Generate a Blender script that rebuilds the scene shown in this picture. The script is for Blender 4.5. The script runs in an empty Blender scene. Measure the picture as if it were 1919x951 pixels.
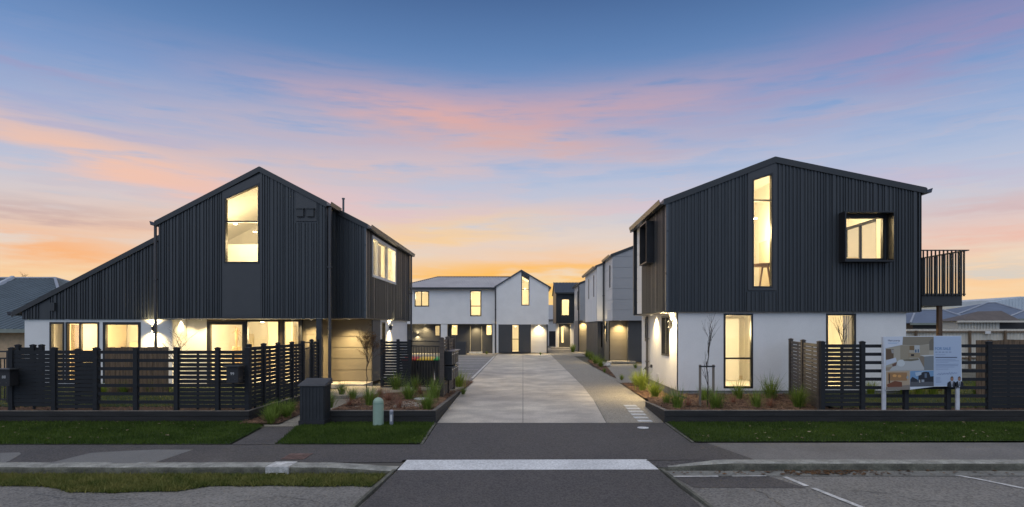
import bpy, math, random
import numpy as np
from mathutils import Vector, Matrix
random.seed(7); np.random.seed(7)
R = math.radians
scene = bpy.context.scene
col = scene.collection

# ---------------------------------------------------------------- camera
FPX, CX, CY, CAMH = 1150.0, 980.0, 615.0, 2.05
cam_data = bpy.data.cameras.new('camera')
cam_data.sensor_width = 36.0
cam_data.lens = 36.0 * FPX / 1919.0
cam_data.shift_x = (959.5 - CX) / 1919.0
cam_data.shift_y = (CY - 475.5) / 1919.0
cam_data.clip_end = 5000
cam = bpy.data.objects.new('camera', cam_data); col.objects.link(cam)
cam.location = (0, 0, CAMH); cam.rotation_euler = (R(90), 0, 0)
scene.camera = cam
vs = scene.view_settings
scene.display_settings.display_device = 'sRGB'
vs.view_transform = 'Standard'; vs.look = 'None'; vs.exposure = 0.0; vs.gamma = 1.0
vs.use_curve_mapping = False
scene.cycles.use_denoising = True
scene.cycles.max_bounces = 7
scene.cycles.diffuse_bounces = 4
scene.cycles.transparent_max_bounces = 24
scene.cycles.sample_clamp_indirect = 6.0
scene.cycles.caustics_reflective = False
scene.cycles.caustics_refractive = False
WARM = (1.0, 0.76, 0.39)

def srgb(r, g, b):
    f = lambda c: (c/255/12.92) if c/255 <= 0.04045 else ((c/255+0.055)/1.055)**2.4
    return (f(r), f(g), f(b), 1.0)

# ---------------------------------------------------------------- node helper
class NT:
    def __init__(s, tree): s.t = tree; s.n = tree.nodes; s.l = tree.links
    def node(s, typ, **kw):
        nd = s.n.new(typ)
        for k, v in kw.items(): setattr(nd, k, v)
        return nd
    def put(s, sock, v):
        if hasattr(v, 'links'): s.l.new(v, sock)
        elif v is not None: sock.default_value = v
    def m(s, op, a, b=None, c=None, clamp=False):
        nd = s.node('ShaderNodeMath', operation=op, use_clamp=clamp)
        s.put(nd.inputs[0], a)
        if b is not None: s.put(nd.inputs[1], b)
        if c is not None: s.put(nd.inputs[2], c)
        return nd.outputs[0]
    def mix(s, f, a, b, blend='MIX'):
        nd = s.node('ShaderNodeMix', data_type='RGBA', blend_type=blend, clamp_factor=True)
        s.put(nd.inputs[0], f); s.put(nd.inputs[6], a); s.put(nd.inputs[7], b)
        return nd.outputs[2]
    def smooth(s, v, lo, hi):
        nd = s.node('ShaderNodeMapRange', interpolation_type='SMOOTHSTEP')
        s.put(nd.inputs[0], v); nd.inputs[1].default_value = lo; nd.inputs[2].default_value = hi
        return nd.outputs[0]
    def noise(s, vec, scale, detail=4, rough=.55, dim='3D'):
        nd = s.node('ShaderNodeTexNoise', noise_dimensions=dim)
        if vec is not None: s.l.new(vec, nd.inputs['Vector'])
        nd.inputs['Scale'].default_value = scale; nd.inputs['Detail'].default_value = detail
        nd.inputs['Roughness'].default_value = rough
        return nd.outputs['Fac']
    def ramp(s, f, stops, interp='LINEAR'):
        nd = s.node('ShaderNodeValToRGB'); cr = nd.color_ramp; cr.interpolation = interp
        while len(cr.elements) < len(stops): cr.elements.new(.5)
        for e, (p, c) in zip(cr.elements, stops): e.position = p; e.color = c
        s.put(nd.inputs[0], f); return nd.outputs[0]
    def comb(s, x, y, z):
        nd = s.node('ShaderNodeCombineXYZ'); s.put(nd.inputs[0], x); s.put(nd.inputs[1], y); s.put(nd.inputs[2], z)
        return nd.outputs[0]

# ---------------------------------------------------------------- dusk sky
world = bpy.data.worlds.new('World'); scene.world = world; world.use_nodes = True
w = NT(world.node_tree); w.n.clear()
tc = w.node('ShaderNodeTexCoord'); sep = w.node('ShaderNodeSeparateXYZ'); w.l.new(tc.outputs['Generated'], sep.inputs[0])
sx, sy, sz = sep.outputs
az = w.m('MULTIPLY', w.m('ARCTAN2', sx, sy), 57.2958)
el = w.m('MULTIPLY', w.m('ARCSINE', sz), 57.2958)
def pos(y): return max(0, min(1, math.degrees(math.atan((CY-y)/FPX)) / 90))
front = w.ramp(w.m('DIVIDE', el, 90.0), [
    (0.0, srgb(252,210,156)), (pos(570), srgb(250,214,168)), (pos(520), srgb(242,220,196)), (pos(450), srgb(214,210,212)),
    (pos(370), srgb(178,194,220)), (pos(280), srgb(142,170,212)), (pos(190), srgb(116,150,200)),
    (pos(100), srgb(94,130,180)), (pos(0), srgb(76,108,156)), (0.42, srgb(84,116,164)), (1.0, srgb(120,150,200))])
# warping for the wispy clouds
wv = w.comb(w.m('MULTIPLY', az, .06), w.m('MULTIPLY', el, .22), 0.0)
n1 = w.noise(wv, 1.5, 4, .5)
wv2 = w.comb(w.m('MULTIPLY', az, .035), w.m('MULTIPLY', el, .30), 3.3)
n2 = w.noise(wv2, 2.8, 6, .56)
wx = w.m('MULTIPLY', w.m('SUBTRACT', n1, .5), 9.0)
wy = w.m('MULTIPLY', w.m('SUBTRACT', n2, .5), 5.5)
azw = w.m('ADD', az, wx); elw = w.m('ADD', el, wy)
def azel(px, py):
    return math.degrees(math.atan((px-CX)/FPX)), math.degrees(math.atan((CY-py)/math.hypot(FPX, px-CX)))
CL = [  # px, py, half width px, half height px, colour, strength, tilt (deg, down to the right)
 (960, 330, 1100, 120, (204,198,212), .50, 0), (300, 430, 620, 90, (232,204,184), .65, 0), (1000, 460, 640, 60, (240,216,194), .60, 0),
 (980, 560, 620, 60, (255,208,134), .80, 0), (1040, 505, 300, 26, (255,190,110), .85, -4), (850, 428, 230, 28, (254,208,140), .90, -6),
 (960, 478, 300, 22, (250,200,158), .55, 0), (1010, 524, 380, 22, (255,194,88), .75, 0),
 (840, 215, 300, 40, (224,174,168), .95, 5), (1100, 200, 300, 36, (214,168,168), .70, -4), (990, 262, 260, 24, (222,176,164), .60, 4),
 (560, 240, 360, 34, (204,180,186), .55, 2), (1400, 180, 380, 50, (168,158,190), .40, -4), (1780, 60, 380, 70, (164,140,178), .55, -4),
 (1420, 230, 300, 30, (184,172,192), .30, -4),
 (150, 275, 300, 30, (244,196,168), .85, 8), (330, 335, 300, 44, (246,196,172), .85, 8), (480, 300, 330, 30, (226,188,174), .60, 2), (520, 360, 300, 40, (238,196,178), .6, 2),
 (90, 470, 380, 44, (250,188,136), .80, 2), (280, 430, 300, 36, (246,196,160), .65, -4), (60, 395, 300, 22, (190,160,162), .65, 0),
 (90, 540, 460, 44, (255,212,146), .80, 0), (60, 118, 220, 14, (158,156,194), .6, 4),
 (760, 300, 280, 26, (226,192,184), .55, -3), (1230, 385, 240, 20, (226,190,202), .45, -3), (640, 380, 340, 30, (226,192,200), .55, 0),
 (1840, 440, 360, 34, (240,184,166), .80, -3), (1860, 385, 300, 24, (212,172,172), .6, -3), (1860, 515, 360, 40, (252,204,152), .80, 0), (1720, 475, 260, 18, (236,196,176), .5, 0),
 (1850, 503, 300, 11, (208,208,204), .8, 0), (930, 512, 260, 16, (255,190,90), .8, -3), (60, 455, 200, 18, (252,176,110), .7, 3), (900, 352, 420, 14, (184,196,218), .5, 2), (1060, 415, 260, 13, (204,206,214), .6, -3), (160, 345, 240, 10, (196,194,206), .6, 4), (700, 470, 240, 12, (222,214,206), .6, 0), (1010, 545, 240, 9, (255,224,130), .8, 0),
 (1700, 330, 300, 20, (200,176,200), .4, 3), (90, 200, 340, 22, (168,168,204), .45, 3)]
skycol = front
for px, py, hw, hh, c, st, tilt in CL:
    a0, e0 = azel(px, py); k = math.cos(R(a0))**2
    hwd = hw/FPX*57.3*k; hhd = hh/FPX*57.3*math.cos(R(a0)); t = math.radians(tilt)
    da = w.m('SUBTRACT', azw, a0); de = w.m('SUBTRACT', elw, e0)
    u = w.m('ADD', w.m('MULTIPLY', da, math.cos(t)/hwd), w.m('MULTIPLY', de, -math.sin(t)/hwd))
    v = w.m('ADD', w.m('MULTIPLY', da, math.sin(t)/hhd), w.m('MULTIPLY', de, math.cos(t)/hhd))
    d2 = w.m('ADD', w.m('MULTIPLY', u, u), w.m('MULTIPLY', v, v))
    g = w.m('POWER', 2.718, w.m('MULTIPLY', d2, -1.1))
    # soft streaks inside each cloud
    f = w.m('MULTIPLY', w.m('MULTIPLY', g, w.smooth(n2, .20, .62)), st, clamp=True)
    skycol = w.mix(f, skycol, srgb(*c))
# fine wisps everywhere in the middle sky
n3 = w.noise(w.comb(w.m('MULTIPLY', azw, .05), w.m('MULTIPLY', elw, .45), 9.1), 2.2, 5, .52)
wis = w.m('MULTIPLY', w.smooth(n3, .48, .72), w.m('MULTIPLY', w.smooth(el, 2, 9), w.m('SUBTRACT', 1.0, w.smooth(el, 12, 24))))
skycol = w.mix(w.m('MULTIPLY', wis, .16), skycol, srgb(232,192,180))
# the sky high up and opposite the sunset is brighter (lights the street facades)
dn = w.m('ADD', w.m('MULTIPLY', sy, -.62), w.m('MULTIPLY', sz, .78))
bt = w.smooth(dn, .0, .75)
backc = w.mix(w.smooth(sz, .15, .75), (.27,.44,.72,1), (.80,.78,.80,1))
skycol = w.mix(bt, skycol, backc)
# below the horizon: dim ground colour
skycol = w.mix(w.smooth(sz, -.02, -.12), skycol, (.07, .07, .075, 1))
bg = w.node('ShaderNodeBackground'); w.l.new(skycol, bg.inputs[0]); bg.inputs[1].default_value = 1.0
wo = w.node('ShaderNodeOutputWorld'); w.l.new(bg.outputs[0], wo.inputs[0])

# faint, very soft last light of the day from behind the camera
sun_d = bpy.data.lights.new('sun', 'SUN'); sun_d.energy = .35; sun_d.angle = R(50); sun_d.color = (.86, .90, 1.0)
sun = bpy.data.objects.new('sun', sun_d); col.objects.link(sun); sun.rotation_euler = (R(52), 0, R(-28))

# ---------------------------------------------------------------- materials
MATS = {}
def mat(name, color, rough=.7, var=.15, scale=3.0, bump=0.0, bscale=60.0, spec=.5, metal=0.0, color2=None, detail=5, stretch=None, fine=0.0, fscale=120.0):
    if name in MATS: return MATS[name]
    m = bpy.data.materials.new(name); m.use_nodes = True; t = NT(m.node_tree)
    b = t.n['Principled BSDF']
    b.inputs['Roughness'].default_value = rough; b.inputs['Metallic'].default_value = metal
    b.inputs['Specular IOR Level'].default_value = spec
    c = tuple(color) + (1.0,) if len(color) == 3 else color
    tcn = t.node('ShaderNodeTexCoord'); vec = tcn.outputs['Object']
    if stretch:
        mp = t.node('ShaderNodeMapping'); mp.inputs['Scale'].default_value = stretch; t.l.new(vec, mp.inputs[0]); vec = mp.outputs[0]
    n = t.noise(vec, scale, detail, .6)
    if color2 is None: lo = tuple(x*(1-var) for x in c[:3])+(1,); hi = tuple(min(1, x*(1+var)) for x in c[:3])+(1,)
    else: lo = c; hi = tuple(color2)+(1,)
    f = t.smooth(n, .32, .68); cc = t.mix(f, lo, hi)
    if fine > 0:
        nf = t.noise(vec, fscale, 2, .6)
        cc = t.mix(1.0, cc, t.mix(t.smooth(nf, .3, .7), (1-fine,)*3+(1,), (1+fine,)*3+(1,)), 'MULTIPLY')
    t.l.new(cc, b.inputs['Base Color'])
    rr = t.m('ADD', t.m('MULTIPLY', t.m('SUBTRACT', n, .5), .25), rough, clamp=True); t.l.new(rr, b.inputs['Roughness'])
    if bump > 0:
        bn = t.node('ShaderNodeBump'); bn.inputs['Strength'].default_value = bump; bn.inputs['Distance'].default_value = .01
        nb = t.noise(vec, bscale, 4, .65); t.l.new(nb, bn.inputs['Height']); t.l.new(bn.outputs[0], b.inputs['Normal'])
    MATS[name] = m; return m
def emis(name, color, strength):
    m = bpy.data.materials.new(name); m.use_nodes = True; t = NT(m.node_tree); b = t.n['Principled BSDF']
    b.inputs['Base Color'].default_value = (.8,.8,.8,1); b.inputs['Emission Color'].default_value = tuple(color)+(1,)
    b.inputs['Emission Strength'].default_value = strength; return m
def glass_mat(name, tint=(1,1,1), refl=.0, dark=0.0):
    m = bpy.data.materials.new(name); m.use_nodes = True; t = NT(m.node_tree); t.n.clear()
    tr = t.node('ShaderNodeBsdfTransparent'); tr.inputs[0].default_value = tuple(tint)+(1,)
    gl = t.node('ShaderNodeBsdfGlossy'); gl.inputs['Roughness'].default_value = .02; gl.inputs[0].default_value = (.95,.97,1,1)
    lw = t.node('ShaderNodeLayerWeight'); lw.inputs[0].default_value = .25
    f = t.m('ADD', t.m('MULTIPLY', lw.outputs['Fresnel'], .8), .03+refl, clamp=True)
    mx = t.node('ShaderNodeMixShader'); t.l.new(f, mx.inputs[0]); t.l.new(tr.outputs[0], mx.inputs[1]); t.l.new(gl.outputs[0], mx.inputs[2])
    o = t.node('ShaderNodeOutputMaterial'); t.l.new(mx.outputs[0], o.inputs[0]); return m

M_CLAD = mat('dark_cladding', (.040,.046,.052), .42, .14, 1.3, stretch=(3,3,.25), fine=.08)
M_TRIM = mat('dark_trim', (.034,.037,.040), .40, .10, 2)
M_FLAT = mat('flat_dark_panel', (.054,.059,.066), .5, .06, 2)
M_WHITE = mat('white_render', (.79,.79,.785), .85, .03, 1.4, bump=.3, bscale=45, fine=.035, fscale=60)
M_PANEL = mat('lamp_tinted_panel', (.20,.175,.13), .55, .05, 1.2)  # grey panels; tan of the warm lamp light put into the colour
M_PANELD = mat('charcoal_panel', (.060,.062,.066), .55, .06, 1.2)
M_PANELB = mat('blue_grey_panel', (.33,.34,.36), .6, .04, 1.2)
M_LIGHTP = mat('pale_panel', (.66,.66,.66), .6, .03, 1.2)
M_SOFFIT = mat('soffit', (.30,.29,.27), .7, .05, 2)
M_FRAME = mat('window_frame', (.018,.018,.020), .35, .1, 5)
M_ROOF = mat('dark_roof', (.06,.066,.075), .4, .12, 1.5)
M_ROOFL = mat('pale_corrugated_roof', (.52,.50,.50), .45, .08, .8)
M_GUT = mat('gutter_metal', (.10,.105,.11), .3, .1, 4, metal=.4)
M_PIPE = mat('downpipe_metal', (.06,.06,.065), .35, .1, 4)
M_PIPEW = mat('pale_downpipe', (.6,.6,.6), .5, .05, 4)
M_INT = mat('interior_white', (.86,.84,.79), .8, .02, 2)
M_INTW = mat('interior_cream', (.70,.62,.48), .8, .04, 2)
M_CAB = mat('kitchen_wood', (.34,.27,.18), .5, .12, 3, stretch=(1,1,6))
M_CURT = mat('sheer_curtain', (.80,.76,.66), .9, .06, 3)
M_FLOORW = mat('oak_floor', (.30,.20,.11), .5, .2, 4)
M_BLACK = mat('black_plastic', (.022,.023,.026), .45, .1, 6)
M_FENCE = mat('fence_stain', (.012,.015,.020), .8, .25, 2.5, bump=.2, bscale=35, stretch=(.5,.5,5), fine=.15, fscale=40)
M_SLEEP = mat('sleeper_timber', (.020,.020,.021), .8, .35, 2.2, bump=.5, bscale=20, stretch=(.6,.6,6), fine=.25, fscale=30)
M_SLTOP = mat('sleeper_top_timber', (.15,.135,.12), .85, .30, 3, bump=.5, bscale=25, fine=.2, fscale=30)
M_PALE = mat('paling_timber', (.135,.092,.058), .8, .35, 3, bump=.4, bscale=20, stretch=(6,6,.5), fine=.2, fscale=30)
M_MULCH = mat('bark_mulch', (.045,.026,.016), .9, 0, 14, bump=1, bscale=70, color2=(.17,.095,.055), fine=.4)
M_CHIP = mat('bark_chip', (.06,.03,.018), .85, 0, 3.1, color2=(.26,.15,.09))
M_GRASSG = mat('lawn_soil', (.022,.040,.010), .95, .35, 3, bump=.8, bscale=60)
def leafmat(name, c1, c2, scale=.7, rough=.6):
    m = bpy.data.materials.new(name); m.use_nodes = True; t = NT(m.node_tree); b = t.n['Principled BSDF']
    g = t.node('ShaderNodeNewGeometry'); tcn = t.node('ShaderNodeTexCoord')
    n = t.noise(tcn.outputs['Object'], scale, 4, .6)
    f = t.m('ADD', t.m('MULTIPLY', g.outputs['Random Per Island'], .55), t.m('MULTIPLY', t.smooth(n, .3, .7), .5), clamp=True)
    cc = t.mix(f, tuple(c1)+(1,), tuple(c2)+(1,)); t.l.new(cc, b.inputs['Base Color'])
    b.inputs['Roughness'].default_value = rough; b.inputs['Specular IOR Level'].default_value = .25
    tr = t.node('ShaderNodeBsdfTranslucent'); t.l.new(cc, tr.inputs[0])
    mx = t.node('ShaderNodeMixShader'); mx.inputs[0].default_value = .3
    t.l.new(b.outputs[0], mx.inputs[1]); t.l.new(tr.outputs[0], mx.inputs[2]); t.l.new(mx.outputs[0], t.n['Material Output'].inputs[0])
    return m
M_GRASS = leafmat('lawn_blades', (.020,.050,.004), (.105,.165,.026), .9)
M_GRASS2 = leafmat('rough_grass_blades', (.050,.095,.012), (.27,.25,.075), 2.2)
M_TUFT = leafmat('tussock_leaf', (.06,.12,.015), (.30,.40,.08), 3)
M_TUFTY = leafmat('bright_tussock_leaf', (.12,.19,.02), (.36,.42,.07), 3)
M_TUFTR = leafmat('bronze_tussock_leaf', (.16,.07,.045), (.42,.22,.15), 3)
M_TWIG = mat('twig_bark', (.045,.035,.028), .85, .3, 20)
M_DRYL = leafmat('dry_leaf', (.06,.03,.015), (.22,.12,.05), 5)

def surf(name, base, lo, hi, big, fine_s, rough, bump, speck=None, stain=None, big2=None):
    """ground surfaces: mottled, speckled, optional dark stains"""
    m = bpy.data.materials.new(name); m.use_nodes = True; t = NT(m.node_tree); b = t.n['Principled BSDF']
    tcn = t.node('ShaderNodeTexCoord'); vec = tcn.outputs['Object']
    n = t.noise(vec, big, 6, .62); nf = t.noise(vec, fine_s, 3, .7)
    cc = t.mix(t.smooth(n, .30, .70), tuple(x*lo for x in base)+(1,), tuple(x*hi for x in base)+(1,))
    if big2:
        n5 = t.noise(vec, big2, 3, .5)
        cc = t.mix(1.0, cc, t.mix(t.smooth(n5, .35, .65), (.86,.86,.87,1), (1.12,1.12,1.10,1)), 'MULTIPLY')
    cc = t.mix(1.0, cc, t.mix(t.smooth(nf, .3, .7), (.80,.80,.80,1), (1.2,1.2,1.2,1)), 'MULTIPLY')
    if speck:
        vo = t.node('ShaderNodeTexVoronoi'); vo.inputs['Scale'].default_value = speck[0]; t.l.new(vec, vo.inputs['Vector'])
        wn = t.node('ShaderNodeTexWhiteNoise'); t.l.new(vo.outputs['Position'], wn.inputs['Vector'])
        cc = t.mix(t.m('MULTIPLY', wn.outputs['Value'], speck[1]), cc, speck[2]+(1,))
        cc = t.mix(t.m('MULTIPLY', t.smooth(wn.outputs['Value'], .6, .0), speck[1]), cc, speck[3]+(1,))
    if stain:
        ns = t.noise(vec, stain[0], 5, .7); cc = t.mix(t.m('MULTIPLY', t.smooth(ns, stain[1], stain[1]+.14), stain[2]), cc, stain[3]+(1,))
    t.l.new(cc, b.inputs['Base Color'])
    t.l.new(t.m('ADD', t.m('MULTIPLY', t.m('SUBTRACT', n, .5), .35), rough, clamp=True), b.inputs['Roughness'])
    bn = t.node('ShaderNodeBump'); bn.inputs['Strength'].default_value = bump; bn.inputs['Distance'].default_value = .012
    t.l.new(nf, bn.inputs['Height']); t.l.new(bn.outputs[0], b.inputs['Normal'])
    return m
M_CONC = surf('brushed_concrete', (.54,.495,.43), .72, 1.14, 1.1, 30, .62, .12, stain=(.45,.54,.28,(.20,.20,.20)), big2=.3)
M_CONCW = surf('new_crossing_concrete', (.62,.63,.64), .88, 1.08, 1.5, 30, .7, .15, stain=(2.5,.60,.3,(.40,.39,.36)))
M_AGG = surf('exposed_aggregate', (.27,.245,.20), .82, 1.14, 1.1, 40, .7, .5, speck=(50,.5,(.45,.42,.36),(.10,.09,.08)))
M_ASPH = surf('new_asphalt', (.066,.059,.058), .78, 1.22, 1.1, 45, .75, .9, speck=(48,.40,(.16,.15,.145),(.022,.022,.022)), stain=(.9,.62,.35,(.17,.165,.16)), big2=.25)
M_ASPHO = surf('worn_chip_seal', (.175,.165,.152), .80, 1.18, .7, 34, .85, 1.0, speck=(40,.40,(.33,.32,.30),(.055,.055,.055)), stain=(1.1,.58,.35,(.30,.29,.28)), big2=.3)
M_ASPHP = surf('pale_asphalt_patch', (.17,.17,.165), .9, 1.1, 1.2, 90, .8, .6, speck=(130,.3,(.26,.25,.24),(.08,.08,.08)))
M_FOOTC = surf('old_footpath_concrete', (.16,.152,.145), .76, 1.2, .8, 40, .85, .5, speck=(50,.3,(.26,.25,.24),(.08,.08,.08)), stain=(.6,.58,.3,(.10,.10,.10)))
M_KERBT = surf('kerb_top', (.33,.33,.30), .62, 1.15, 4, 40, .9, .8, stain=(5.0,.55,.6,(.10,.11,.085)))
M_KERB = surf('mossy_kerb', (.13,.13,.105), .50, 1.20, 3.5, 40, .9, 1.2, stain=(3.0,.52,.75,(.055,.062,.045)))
M_GUTR = surf('gutter_concrete', (.20,.20,.185), .75, 1.15, 2, 40, .85, .6, stain=(2.2,.56,.5,(.09,.085,.07)))
M_PAVER = surf('parking_paver', (.22,.215,.215), .85, 1.12, 2, 40, .8, .4)
M_LINE = mat('road_paint', (.70,.70,.69), .7, 0, 7, color2=(.40,.40,.39), fine=.15, fscale=50)
M_EARTH = surf('bare_ground', (.12,.115,.085), .7, 1.2, 1, 20, .9, .8)
G = glass_mat('window_glass'); GT = glass_mat('tinted_glass', (.55,.52,.48), .05); GF = glass_mat('frosted_glass', (.92,.88,.78), .0)
M_LAMP = emis('lamp_glow', (1, .86, .6), 14.0)
M_BULB = emis('bulb_glow', (1, .84, .55), 30.0)

# ---------------------------------------------------------------- mesh builder
OFF = {}
class MB:
    def __init__(s): s.v = []; s.f = []; s.mi = []; s.cur = 0
    def poly(s, pts):
        i = len(s.v); s.v += [tuple(p) for p in pts]; s.f.append(tuple(range(i, i+len(pts)))); s.mi.append(s.cur)
    def hexa(s, p):   # 8 pts: 0-3 bottom loop, 4-7 top loop
        i = len(s.v); s.v += [tuple(q) for q in p]
        for f in ((3,2,1,0),(4,5,6,7),(0,1,5,4),(1,2,6,5),(2,3,7,6),(3,0,4,7)):
            s.f.append(tuple(i+k for k in f)); s.mi.append(s.cur)
    def box(s, x0, x1, y0, y1, z0, z1):
        s.hexa([(x0,y0,z0),(x1,y0,z0),(x1,y1,z0),(x0,y1,z0),(x0,y0,z1),(x1,y0,z1),(x1,y1,z1),(x0,y1,z1)])
    def bbox(s, x0, x1, y0, y1, z0, z1, b=.006):   # bevelled (chamfered plan + top) box
        pl = [(x0+b,y0),(x1-b,y0),(x1,y0+b),(x1,y1-b),(x1-b,y1),(x0+b,y1),(x0,y1-b),(x0,y0+b)]
        cx, cy = (x0+x1)/2, (y0+y1)/2
        ins = [(cx+(x-cx)*(1-2*b/(x1-x0)), cy+(y-cy)*(1-2*b/(y1-y0))) for x, y in pl]
        s.loft([[(x,y,z0) for x,y in pl], [(x,y,z1-b) for x,y in pl], [(x,y,z1) for x,y in ins]])
    def loft(s, rings, cap=True, close=True):
        i = len(s.v); n = len(rings[0])
        for r in rings: s.v += [tuple(p) for p in r]
        for k in range(len(rings)-1):
            for j in range(n if close else n-1):
                a = i+k*n+j; b = i+k*n+(j+1)%n; s.f.append((a, b, b+n, a+n)); s.mi.append(s.cur)
        if cap:
            s.f.append(tuple(i+j for j in reversed(range(n)))); s.mi.append(s.cur)
            s.f.append(tuple(i+(len(rings)-1)*n+j for j in range(n))); s.mi.append(s.cur)
    def tube(s, pts, r, n=8, cap=True):
        rings = []; pts = [Vector(p) for p in pts]
        for k, p in enumerate(pts):
            d = (pts[min(k+1, len(pts)-1)] - pts[max(k-1, 0)]).normalized()
            up = Vector((0,0,1)) if abs(d.z) < .9 else Vector((1,0,0))
            a = d.cross(up).normalized(); b = a.cross(d)
            rr = r[k] if isinstance(r, (list, tuple)) else r
            rings.append([p + a*math.cos(2*math.pi*j/n)*rr + b*math.sin(2*math.pi*j/n)*rr for j in range(n)])
        s.loft(rings, cap)
    def lathe(s, prof, x, y, z, n=16):
        s.loft([[(x+r*math.cos(2*math.pi*j/n), y+r*math.sin(2*math.pi*j/n), z+h) for j in range(n)] for r, h in prof])
    def prism(s, poly, y0, y1):     # polygon in xz, extruded along y
        s.loft([[(x, y0, z) for x, z in poly], [(x, y1, z) for x, z in poly]])
    def prismx(s, poly, x0, x1):    # polygon in yz, extruded along x
        s.loft([[(x0, y, z) for y, z in poly], [(x1, y, z) for y, z in poly]])
    def xf(s, M):
        s.v = [tuple(M @ Vector(p)) for p in s.v]; return s
    def build(s, name, mats, parent=None, label=None, off=None):
        me = bpy.data.meshes.new(name)
        o = bpy.data.objects.new(name, me)
        ox, oy, oz = off if off is not None else (OFF.get(parent.name, (0,0,0)) if parent else (0,0,0))
        me.from_pydata([(x-ox, y-oy, z-oz) for x, y, z in s.v], [], s.f)
        if not isinstance(mats, (list, tuple)): mats = [mats]
        for m in mats: me.materials.append(m)
        if len(mats) > 1: me.polygons.foreach_set('material_index', s.mi)
        me.update(); col.objects.link(o)
        if parent: o.parent = parent
        elif off is not None: o.location = off
        OFF[o.name] = (ox, oy, oz)
        if label: o['label'] = label
        return o
def empty(name, loc, label=None, cat=None, group=None, kind=None):
    o = bpy.data.objects.new(name, None); o.location = loc; o.empty_display_size = .2; col.objects.link(o)
    OFF[o.name] = tuple(loc); return tag(o, label, cat, group, kind)
def tag(o, label=None, cat=None, group=None, kind=None):
    if label: o['label'] = label
    if cat: o['category'] = cat
    if group: o['group'] = group
    if kind: o['kind'] = kind
    return o
def kids(o): return [c for c in bpy.data.objects if c.parent == o]
def copy_tree(o, parent=None):
    c = o.copy(); col.objects.link(c)
    if parent: c.parent = parent
    for ch in kids(o): copy_tree(ch, c)
    return c
def X(px, Y): return (px-CX)/FPX*Y
def Z(py, Y): return CAMH-(py-CY)/FPX*Y
def at(px, py, z):   # ground point of a pixel on height z
    Y = FPX*(CAMH-z)/(py-CY); return ((px-CX)/FPX*Y, Y)
def struct(name, mb, m): return tag(mb.build(name, m), kind='structure')

# frames: local (u, n, z), n outward
def FX(Y): return (0, Y, 1, 0, 0, -1)
def FL(x): return (x, 0, 0, 1, -1, 0)    # faces -x, u = world y
def FR(x): return (x, 0, 0, 1, 1, 0)     # faces +x, u = world y
def W(F, u, n, z): return (F[0]+u*F[2]+n*F[4], F[1]+u*F[3]+n*F[5], z)
def itp(top, u):
    if not isinstance(top, (list, tuple)): return top
    if u <= top[0][0]: return top[0][1]
    for (a, za), (b, zb) in zip(top, top[1:]):
        if u <= b: return za+(zb-za)*(u-a)/(b-a)
    return top[-1][1]
def slab(mb, F, u0, u1, z0, top, holes=(), n0=-.12, n1=0.0):
    """vertical wall piece with slanted top/bottom and holes (ua, ub, za, zb) where zb may be a point list"""
    cuts = {u0, u1}
    for t in (top, z0):
        if isinstance(t, (list, tuple)): cuts |= {u for u, _ in t if u0 < u < u1}
    for h in holes: cuts |= {u for u in h[:2] if u0 < u < u1}
    cuts = sorted(cuts)
    for a, b in zip(cuts, cuts[1:]):
        if b-a < 1e-5: continue
        m = (a+b)/2
        hs = sorted([h for h in holes if h[0] < m < h[1]], key=lambda h: itp(h[2], m))
        e = 1e-6
        lo = (itp(z0, a+e), itp(z0, b-e)); segs = []
        for h in hs:
            if itp(h[2], m) >= itp(top, m) or itp(h[3], m) <= lo[0]*.5+lo[1]*.5: continue
            segs.append((lo, (itp(h[2], a+e), itp(h[2], b-e)))); lo = (itp(h[3], a+e), itp(h[3], b-e))
        segs.append((lo, (itp(top, a+e), itp(top, b-e))))
        for (la, lb), (ha, hb) in segs:
            if ha-la < .002 and hb-lb < .002: continue
            ha = max(ha, la); hb = max(hb, lb)
            mb.hexa([W(F,a,n1,la), W(F,b,n1,lb), W(F,b,n0,lb), W(F,a,n0,la), W(F,a,n1,ha), W(F,b,n1,hb), W(F,b,n0,hb), W(F,a,n0,ha)])
def grow(h, e):
    up = (lambda q: [(u, z+e) for u, z in q] if isinstance(q, (list, tuple)) else q+e)
    return (h[0]-e, h[1]+e, h[2]-e, up(h[3]))
def ribs(mb, F, u0, u1, z0, top, holes=(), seed=1, pitch=.155, d=.028):
    rnd = random.Random(seed); u = u0+.03; hs = [grow(h, .045) for h in holes]
    pat = [.042, .042, .020, .042, .020, .062]
    k = 0
    while u < u1-.05:
        wd = pat[k % len(pat)]; k += 1 if rnd.random() < .8 else 2
        slab(mb, F, u, min(u+wd, u1-.01), z0+.01, [(q, itp(top, q)-.005) for q in (u, u+wd)], hs, 0.0, d)
        if k % 15 == 14:
            u += wd+.04; slab(mb, F, u, min(u+.085, u1-.01), z0+.01, [(q, itp(top, q)-.005) for q in (u, u+.085)], hs, 0.0, d+.008); wd = .085; k += 1
        u += wd + rnd.choice([.040, .050, .070])
def boards(mb, F, u0, u1, z0, top, holes=(), h=.45, gap=.012, n=.016):
    zt = max(itp(top, u0), itp(top, u1), *( [z for _, z in top] if isinstance(top, (list, tuple)) else [top])); z = z0
    while z < zt-.02:
        t2 = z+h-gap
        if isinstance(top, (list, tuple)):
            tt = {u0, u1} | {u for u, _ in top if u0 < u < u1}
            for (a, za_), (b, zb_) in zip(top, top[1:]):
                for q in (z, t2):
                    if (za_-q)*(zb_-q) < 0: tt.add(a+(b-a)*(q-za_)/(zb_-za_))
            tl = [(u, max(z, min(t2, itp(top, u)))) for u in sorted(tt) if u0 <= u <= u1]
        else: tl = min(t2, top)
        slab(mb, F, u0, u1, z, tl, holes, 0.0, n); z += h
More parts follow.
